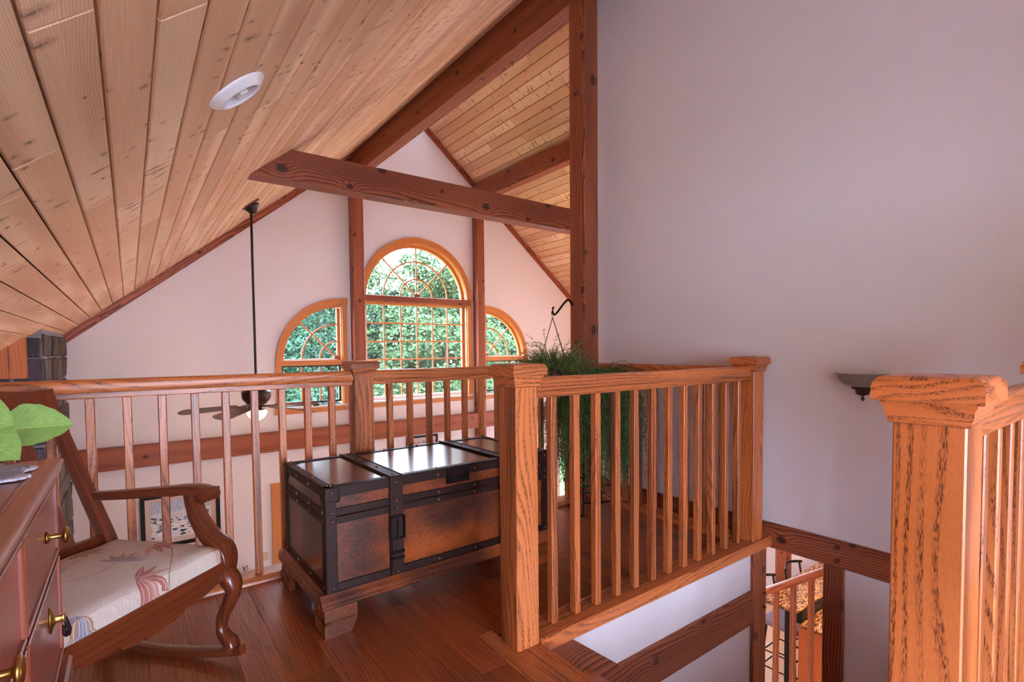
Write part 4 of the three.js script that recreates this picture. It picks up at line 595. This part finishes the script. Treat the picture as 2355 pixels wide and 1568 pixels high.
// ---------------------------------------------------------------- fittings
{
  const t = thing('wall_sconce', 'half-bowl frosted glass sconce with bronze finial on the white wall', 'sconce', [XW, 0, -1.018]), h = [Math.PI, Math.PI], L = pts => new THREE.LatheGeometry(pts.map(p => new THREE.Vector2(...p)), 28, ...h);
  mk('glass_bowl', L([[.119, .982], [.117, .976], [.113, .962], [.1, .94], [.08, .924], [.05, .914], [.03, .912], [.03, .918], [.05, .92], [.078, .93], [.097, .945], [.109, .964], [.114, .98]]), std({ color: 0x8e8676, roughness: .4, transmission: .15, thickness: 0 }), t);
  mk('metal_cup', L([[.05, .915], [.048, .905], [.034, .897], [.03, .885], [.024, .874], [.01, .869], [.004, .866], [.004, .862], [.009, .856], [.007, .848], [.003, .841], [0, .838]]), std({ color: 0x4a3836, metalness: .5, roughness: .5 }), t); mk('wall_plate', bx(-.008, 0, .875, .96, -.03, .03, 'y', .003), std({ color: 0x4a3836, metalness: .5, roughness: .5 }), t);
}
{
  const t = thing('recessed_light', 'white round recessed ceiling fixture in the cedar planks', 'ceiling light', [.341, ceilL(.341), -2.109]); t.rotation.z = Math.atan(ML);
  mk('trim_ring', lathe([[.113, 0], [.113, -.004], [.108, -.01], [.082, -.025], [.075, -.027], [.07, -.025], [.069, -.021]], 48), M.white, t); mk('reflector', lathe([[.07, -.023], [.066, -.012], [.058, -.004], [.045, -.001], [0, -.0005]], 40), M.whiteIn, t);
  const g = new RoundedBoxGeometry(.034, .02, .05, 3, .006); g.translate(.01, -.016, .0); mk('lamp_tab', g, M.white, t);
}
T.print = canvasTex(512, 400, (g, W, H) => {
  g.fillStyle = '#d9dbe6'; g.fillRect(0, 0, W, H); g.fillStyle = '#b6c2dc'; g.fillRect(0, 0, W, H * .3);
  for (let i = 0; i < 900; i++) { const y = rr(0, H * .55); g.strokeStyle = pick(['rgba(90,110,150,.5)', 'rgba(120,130,160,.45)', 'rgba(230,232,240,.6)']); g.lineWidth = rr(1, 2.5); g.beginPath(); const x = rnd() * W; g.moveTo(x, y); g.lineTo(x + rr(-8, 8), y - rr(8, 40)); g.stroke(); }
  for (let i = 0; i < 90; i++) { const y = rr(H * .4, H * .97), x = rnd() * W, s = rr(5, 22); g.fillStyle = pick(['#2c5678', '#23344f', '#3d6f8e', '#3a3f5a', '#5b7fa0']); g.beginPath(); g.ellipse(x, y, s, s * rr(.35, .9), rr(-.4, .4), 0, 7); g.fill(); }
  for (let i = 0; i < 60; i++) { g.fillStyle = '#eceef4'; g.beginPath(); g.ellipse(rnd() * W, rr(H * .5, H), rr(12, 40), rr(3, 9), 0, 0, 7); g.fill(); }
});
{
  const t = thing('framed_picture', 'black-framed snowy blue landscape print on the lower gable wall', 'picture', [.455, -.9, ZG]), w = .41, h = .325;
  for (const s of [-1, 1]) { mk('frame', bx(s > 0 ? w - .045 : -w, s > 0 ? w : -w + .045, -h, h, 0, .03, 'y', .005), M.black, t); mk('frame', bx(-w + .045, w - .045, s > 0 ? h - .045 : -h, s > 0 ? h : -h + .045, 0, .03, 'x', .005), M.black, t); }
  mk('mat_board', bx(-w + .04, w - .04, -h + .04, h - .04, .004, .01, 'y', 0), std({ color: 0xcfbdb4, roughness: .9 }), t); const p = new THREE.PlaneGeometry(2 * w - .2, 2 * h - .2); p.translate(0, .01, .0115); mk('print', p, std({ map: T.print, roughness: .8 }), t);
}
T.sign = canvasTex(512, 160, (g, W, H) => { g.fillStyle = '#bfb0b4'; g.fillRect(0, 0, W, H); g.fillStyle = '#5a4452'; g.font = 'italic bold 52px serif'; g.textAlign = 'center'; g.fillText('Peace To This House', W / 2, 98); });
{
  const t = thing('framed_sign', 'small dark-framed sign with lettering under the timber beam', 'sign', [3.71, -.345, ZG]), w = .275, h = .105;
  for (const s of [-1, 1]) { mk('frame', bx(s > 0 ? w - .03 : -w, s > 0 ? w : -w + .03, -h, h, 0, .025, 'y', .004), M.black, t); mk('frame', bx(-w + .03, w - .03, s > 0 ? h - .03 : -h, s > 0 ? h : -h + .03, 0, .025, 'x', .004), M.black, t); }
  mk('backing', bx(-w + .02, w - .02, -h + .02, h - .02, .002, .008, 'x', 0), M.plain, t); const p = new THREE.PlaneGeometry(2 * w - .06, 2 * h - .06); p.translate(0, 0, .0095); mk('lettering', p, std({ map: T.sign, roughness: .8 }), t);
}
{ const t = thing('switch_plate', 'cream double switch plate beside the pine door casing', 'switch', [1.35, -1.61, ZG]); mk('plate', bx(-.058, .058, -.058, .058, 0, .006, 'y', .002), std({ color: 0xcabfa4, roughness: .5 }), t); for (const s of [-.023, .023]) mk('toggle', bx(s - .005, s + .005, -.012, .012, .006, .014, 'y', .001), std({ color: 0xcabfa4, roughness: .5 }), t); }
{ const t = thing('dark_panel', 'thin dark grey slanted panel standing below the loft by the chimney', 'panel', [-.28, 0, -6.9]); const s = shapeOf([[-.06, -2.6], [.02, -2.6], [.055, -.66], [.03, -.72]]), g = ext(s, .03); mk('panel', woodUV(g, 'y'), std({ color: 0x37353a, roughness: .4 }), t); }
{ // greenery on the floor below, its top just in view
  const t = thing('floor_plant', 'top of a dark green houseplant below the loft edge', 'plant', [1.02, YF, -7.1]); mk('pot', lathe([[0, 0], [.13, 0], [.16, .3], [.15, .31], [.14, .28], [0, .28]], 24), std({ color: 0x5a4030, roughness: .8 }), t); const list = []; for (let i = 0; i < 60; i++) { const a = rnd() * 6.28; frond(list, V3(0, .28, 0), V3(Math.cos(a) * .35, 1.5, Math.sin(a) * .35), rr(.5, .72), rr(.6, 2), .03, .06, .008, () => { const k = rr(.5, 1.2); return [.03 * k, .07 * k, .025 * k]; }); } mk('foliage', quadsMesh(list), foliage(), t).userData.kind = 'stuff';
}
// ---------------------------------------------------------------- kitchen below
{
  const is = thing('kitchen_island', 'orange wood kitchen island with a black support leg', 'island', [0, 0, 0]);
  mk('cabinet', bx(5.42, 7.2, YF, -1.72, -2.4, -1.75, 'y', .004), wood(T.pine, .4, new THREE.Color(.8, .5, .34)), is); mk('back_panel', bx(5.42, 7.2, -1.72, -1.57, -2.46, -2.36, 'x', .003), M.black, is); mk('support_leg', bx(5.4, 5.47, YF, -1.57, -2.53, -2.46, 'y', .004), M.black, is);
  const bt = thing('granite_bar', 'raised brown granite bar top with stools behind it', 'counter'); mk('slab', uvScale(bx(5.28, 7.3, -1.57, -1.535, -2.76, -2.36, 'x', .008), 1.6), M.granite, bt);
  const ct = thing('granite_counter', 'lower brown granite counter over the orange cabinet', 'counter'); mk('slab', uvScale(bx(5.35, 7.3, -1.72, -1.685, -2.36, -1.7, 'x', .008), 1.6), M.granite, ct);
  const st = thing('bar_stool', 'black iron bar stool at the near end of the granite bar', 'stool', [5.66, YF, -2.63]);
  for (const [x, z] of [[-.17, -.17], [.17, -.17], [.17, .17], [-.17, .17]]) mk('leg', rod([x * 1.15, 0, z * 1.15], [x * .85, .72, z * .85], .012, 8), M.iron, st);
  for (const y of [.25, .42]) { const k = lerp(1.15, .85, y / .72) * .17; for (const [a, b] of [[[-k, -k], [k, -k]], [[k, -k], [k, k]], [[k, k], [-k, k]], [[-k, k], [-k, -k]]]) mk('stretcher', rod([a[0], y, a[1]], [b[0], y, b[1]], .008, 6), M.iron, st); }
  mk('seat', (() => { const g = new RoundedBoxGeometry(.4, .06, .4, 3, .025); g.translate(0, .745, 0); return g; })(), std({ color: 0x8a7a84, roughness: .8 }), st);
  for (const x of [-.17, .17]) mk('back_post', rod([x, .72, -.17], [x * 1.05, 1.13, -.24], .011, 8), M.iron, st);
  mk('back_bar', sweep([[-.2, 1.13, -.22], [-.1, 1.14, -.27], [0, 1.145, -.29], [.1, 1.14, -.27], [.2, 1.13, -.22]], () => [.012, .016], 20, 8), M.iron, st);
  dup(st, 'black iron bar stool farther along the granite bar', [6.28, YF, -2.62]);
  const kp = thing('kitchen_post', 'red-brown timber post beyond the granite bar', 'post'); mk('shaft', bx(7.2, 7.36, YF, -.03, -3.51, -3.36, 'y', .004), M.fir[0], kp);
  const sr = thing('stair_railing', 'sloping oak railing seen under the pegged wall beam', 'railing', [3.6, 0, 0]), m = .72, z0 = -2.1, z1 = -1.2, yz = z => -.605 + m * (z + 1.83);
  const rg = moulding(rrect(.06, .05, .016, -.05), 'z', 0, Math.hypot(z1 - z0, m * (z1 - z0))); const hr = mk('handrail', rg, M.oak[0], sr); hr.position.set(0, yz(z0), z0); hr.rotation.x = -Math.atan(m);
  for (let z = z0 + .011; z < z1; z += .115) mk('baluster', bx(-.016, .016, yz(z) - 1.0, yz(z) - .045, z - .016, z + .016, 'y', .002), M.oak[1], sr);
  mk('stringer', (() => { const g = bx(-.02, .02, -.25, 0, 0, Math.hypot(z1 - z0, m * (z1 - z0)), 'z', .002); return g; })(), M.oak[1], sr).position.set(0, yz(z0) - .95, z0); sr.children[sr.children.length - 1].rotation.x = -Math.atan(m);
  const lp = thing('kitchen_pendant', 'small warm pendant lamp over the kitchen', 'lamp', [5.6, -.25, -1.7]); mk('cord', rod([0, 0, 0], [0, -.35, 0], .004, 6), M.black, lp); mk('shade', lathe([[.02, -.35], [.09, -.46], [.1, -.48], [.095, -.48], [.02, -.37]], 24), M.bronze, lp); mk('bulb', (() => { const g = new THREE.SphereGeometry(.03, 16, 12); g.translate(0, -.44, 0); return g; })(), std({ color: 0xffffff, emissive: 0xffd6a0, emissiveIntensity: 3 }), lp);
  const l = new THREE.PointLight(0xffcf98, 3.5); l.position.set(0, -.52, 0); l.castShadow = true; l.name = 'pendant_bulb'; lp.add(l);
}
{ // lamp hung from the far roof slope, behind the tall white wall as seen from the loft
  const lp = thing('hanging_lamp', 'warm glass pendant lamp hung from the far roof slope', 'lamp', [5.7, 1.75, -5.0]); mk('cord', rod([0, .12, 0], [0, ceilR(5.7) - 1.75, 0], .005, 6), M.bronze, lp); mk('cap', lathe([[0, .13], [.03, .125], [.05, .1], [.04, .09]], 20), M.bronze, lp);
  mk('lamp_globe', (() => { const g = new THREE.SphereGeometry(.1, 24, 16); g.translate(0, .01, 0); return g; })(), std({ color: 0xffe6c4, roughness: .4, emissive: 0xffd09a, emissiveIntensity: 1.2 }), lp); const l = new THREE.PointLight(0xffc890, 1.5); l.position.set(0, .01, 0); l.shadow.radius = 5; l.castShadow = true; l.name = 'lamp_bulb'; lp.add(l);
}
// ---------------------------------------------------------------- trees outside
function tree(name, label, x, z, h, r, n, tone, conifer, gap = 0) {
  const t = thing(name, label, 'tree', [x, YF - .3, z], 0, 'trees outside the gable windows'); mk('trunk', sweep([[0, 0, 0], [.1, h * .3, .05], [-.05, h * .6, 0], [0, h * .9, 0]], u => [lerp(.16, .03, u), lerp(.16, .03, u)], 12, 8, 1, V3(1, 0, 0)), std({ color: 0x4a3c30, roughness: .9 }), t);
  const list = [], cl = many(64, () => { const y = conifer ? rr(.08, .98) : rr(.18, .95), rad = conifer ? r * (1.05 - y) : r * Math.sqrt(Math.max(.05, 1 - ((y - .55) / .5) ** 2)); const a = rnd() * 6.28, q = Math.sqrt(rnd()); return [Math.cos(a) * rad * q, y * h, Math.sin(a) * rad * q, rr(.4, .85) * (conifer ? .9 : 1) * r / 2.2]; });
  for (let i = 0; i < n; i++) {
    const c = pick(cl), u = V3(rr(-1, 1), rr(-1, 1), rr(-1, 1)).normalize().multiplyScalar(c[3] * Math.cbrt(rr(.25, 1))); const p = V3(c[0] + u.x, c[1] + u.y * .75, c[2] + u.z); if (p.y > h) continue; const d = V3(rr(-1, 1), rr(-.9, .3), rr(-1, 1)).normalize(), L = rr(.085, .16) * (name === 'far_tree' ? 1.7 : 1), k = rr(.55, 1.35); needle(list, p, d, L, L * (conifer ? .2 : .34), [tone[0] * k * rr(.85, 1.2), tone[1] * k, tone[2] * k * rr(.8, 1.2)]);
  }
  mk('foliage', quadsMesh(list), foliage({ roughness: .95, specularIntensity: .15 }), t).userData.kind = 'stuff';
}
const g1 = [.05, .098, .042], g2 = [.028, .07, .04], g3 = [.024, .06, .036];
tree('leafy_tree', 'airy tree with bright leaves and sky showing through in the round-topped window', 6.4, -17.5, 7.6, 2.1, 9000, g1, 0);
tree('leafy_tree', 'tall full-crowned tree filling the round-topped window beside the fern', 10.6, -18, 8.6, 2.4, 26000, g1, 0);
tree('leafy_tree', 'dense green tree low in the big window grid', 8.2, -14.5, 5.2, 2.1, 26000, g1, 0);
tree('evergreen_tree', 'blue-green spruce seen in the window behind the fan', 4.6, -15.5, 6.2, 2.1, 26000, g2, 1);
tree('evergreen_tree', 'second blue-green spruce at the edge of the fan window', 2.6, -16.5, 6.4, 2.2, 24000, g2, 1);
tree('leafy_tree', 'dark green tree seen in the window by the hanging fern', 12.6, -15.2, 6.6, 2.3, 26000, g2, 0);
tree('leafy_tree', 'rounded tree behind the fern window casing', 15.4, -17, 7, 2.5, 24000, g3, 0);
[[1, -22, 6.6, 'behind the second spruce'], [4.4, -22.5, 6.8, 'behind the first spruce'], [7.6, -22, 6.9, 'behind the airy bright tree'], [11, -23, 7.2, 'behind the tall full-crowned tree'], [14.4, -22.5, 8, 'behind the dark tree in the fern window'], [18, -22, 8, 'behind the rounded tree']].forEach(([x, z, h, w]) => tree('far_tree', 'darker background tree standing ' + w, x, z, h, 3.1, 14000, g3, 0));
tree('low_shrub', 'low leafy shrub outside below the big window', 6.2, -13, 3.6, 1.9, 16000, g1, 0); tree('low_shrub', 'leafy shrub outside below the fan window', 3.4, -12.8, 3.4, 1.8, 16000, g2, 0);

scene.traverse(o => { if (o.isMesh) { o.castShadow = true; o.receiveShadow = true; } });
renderer.render(scene, camera);
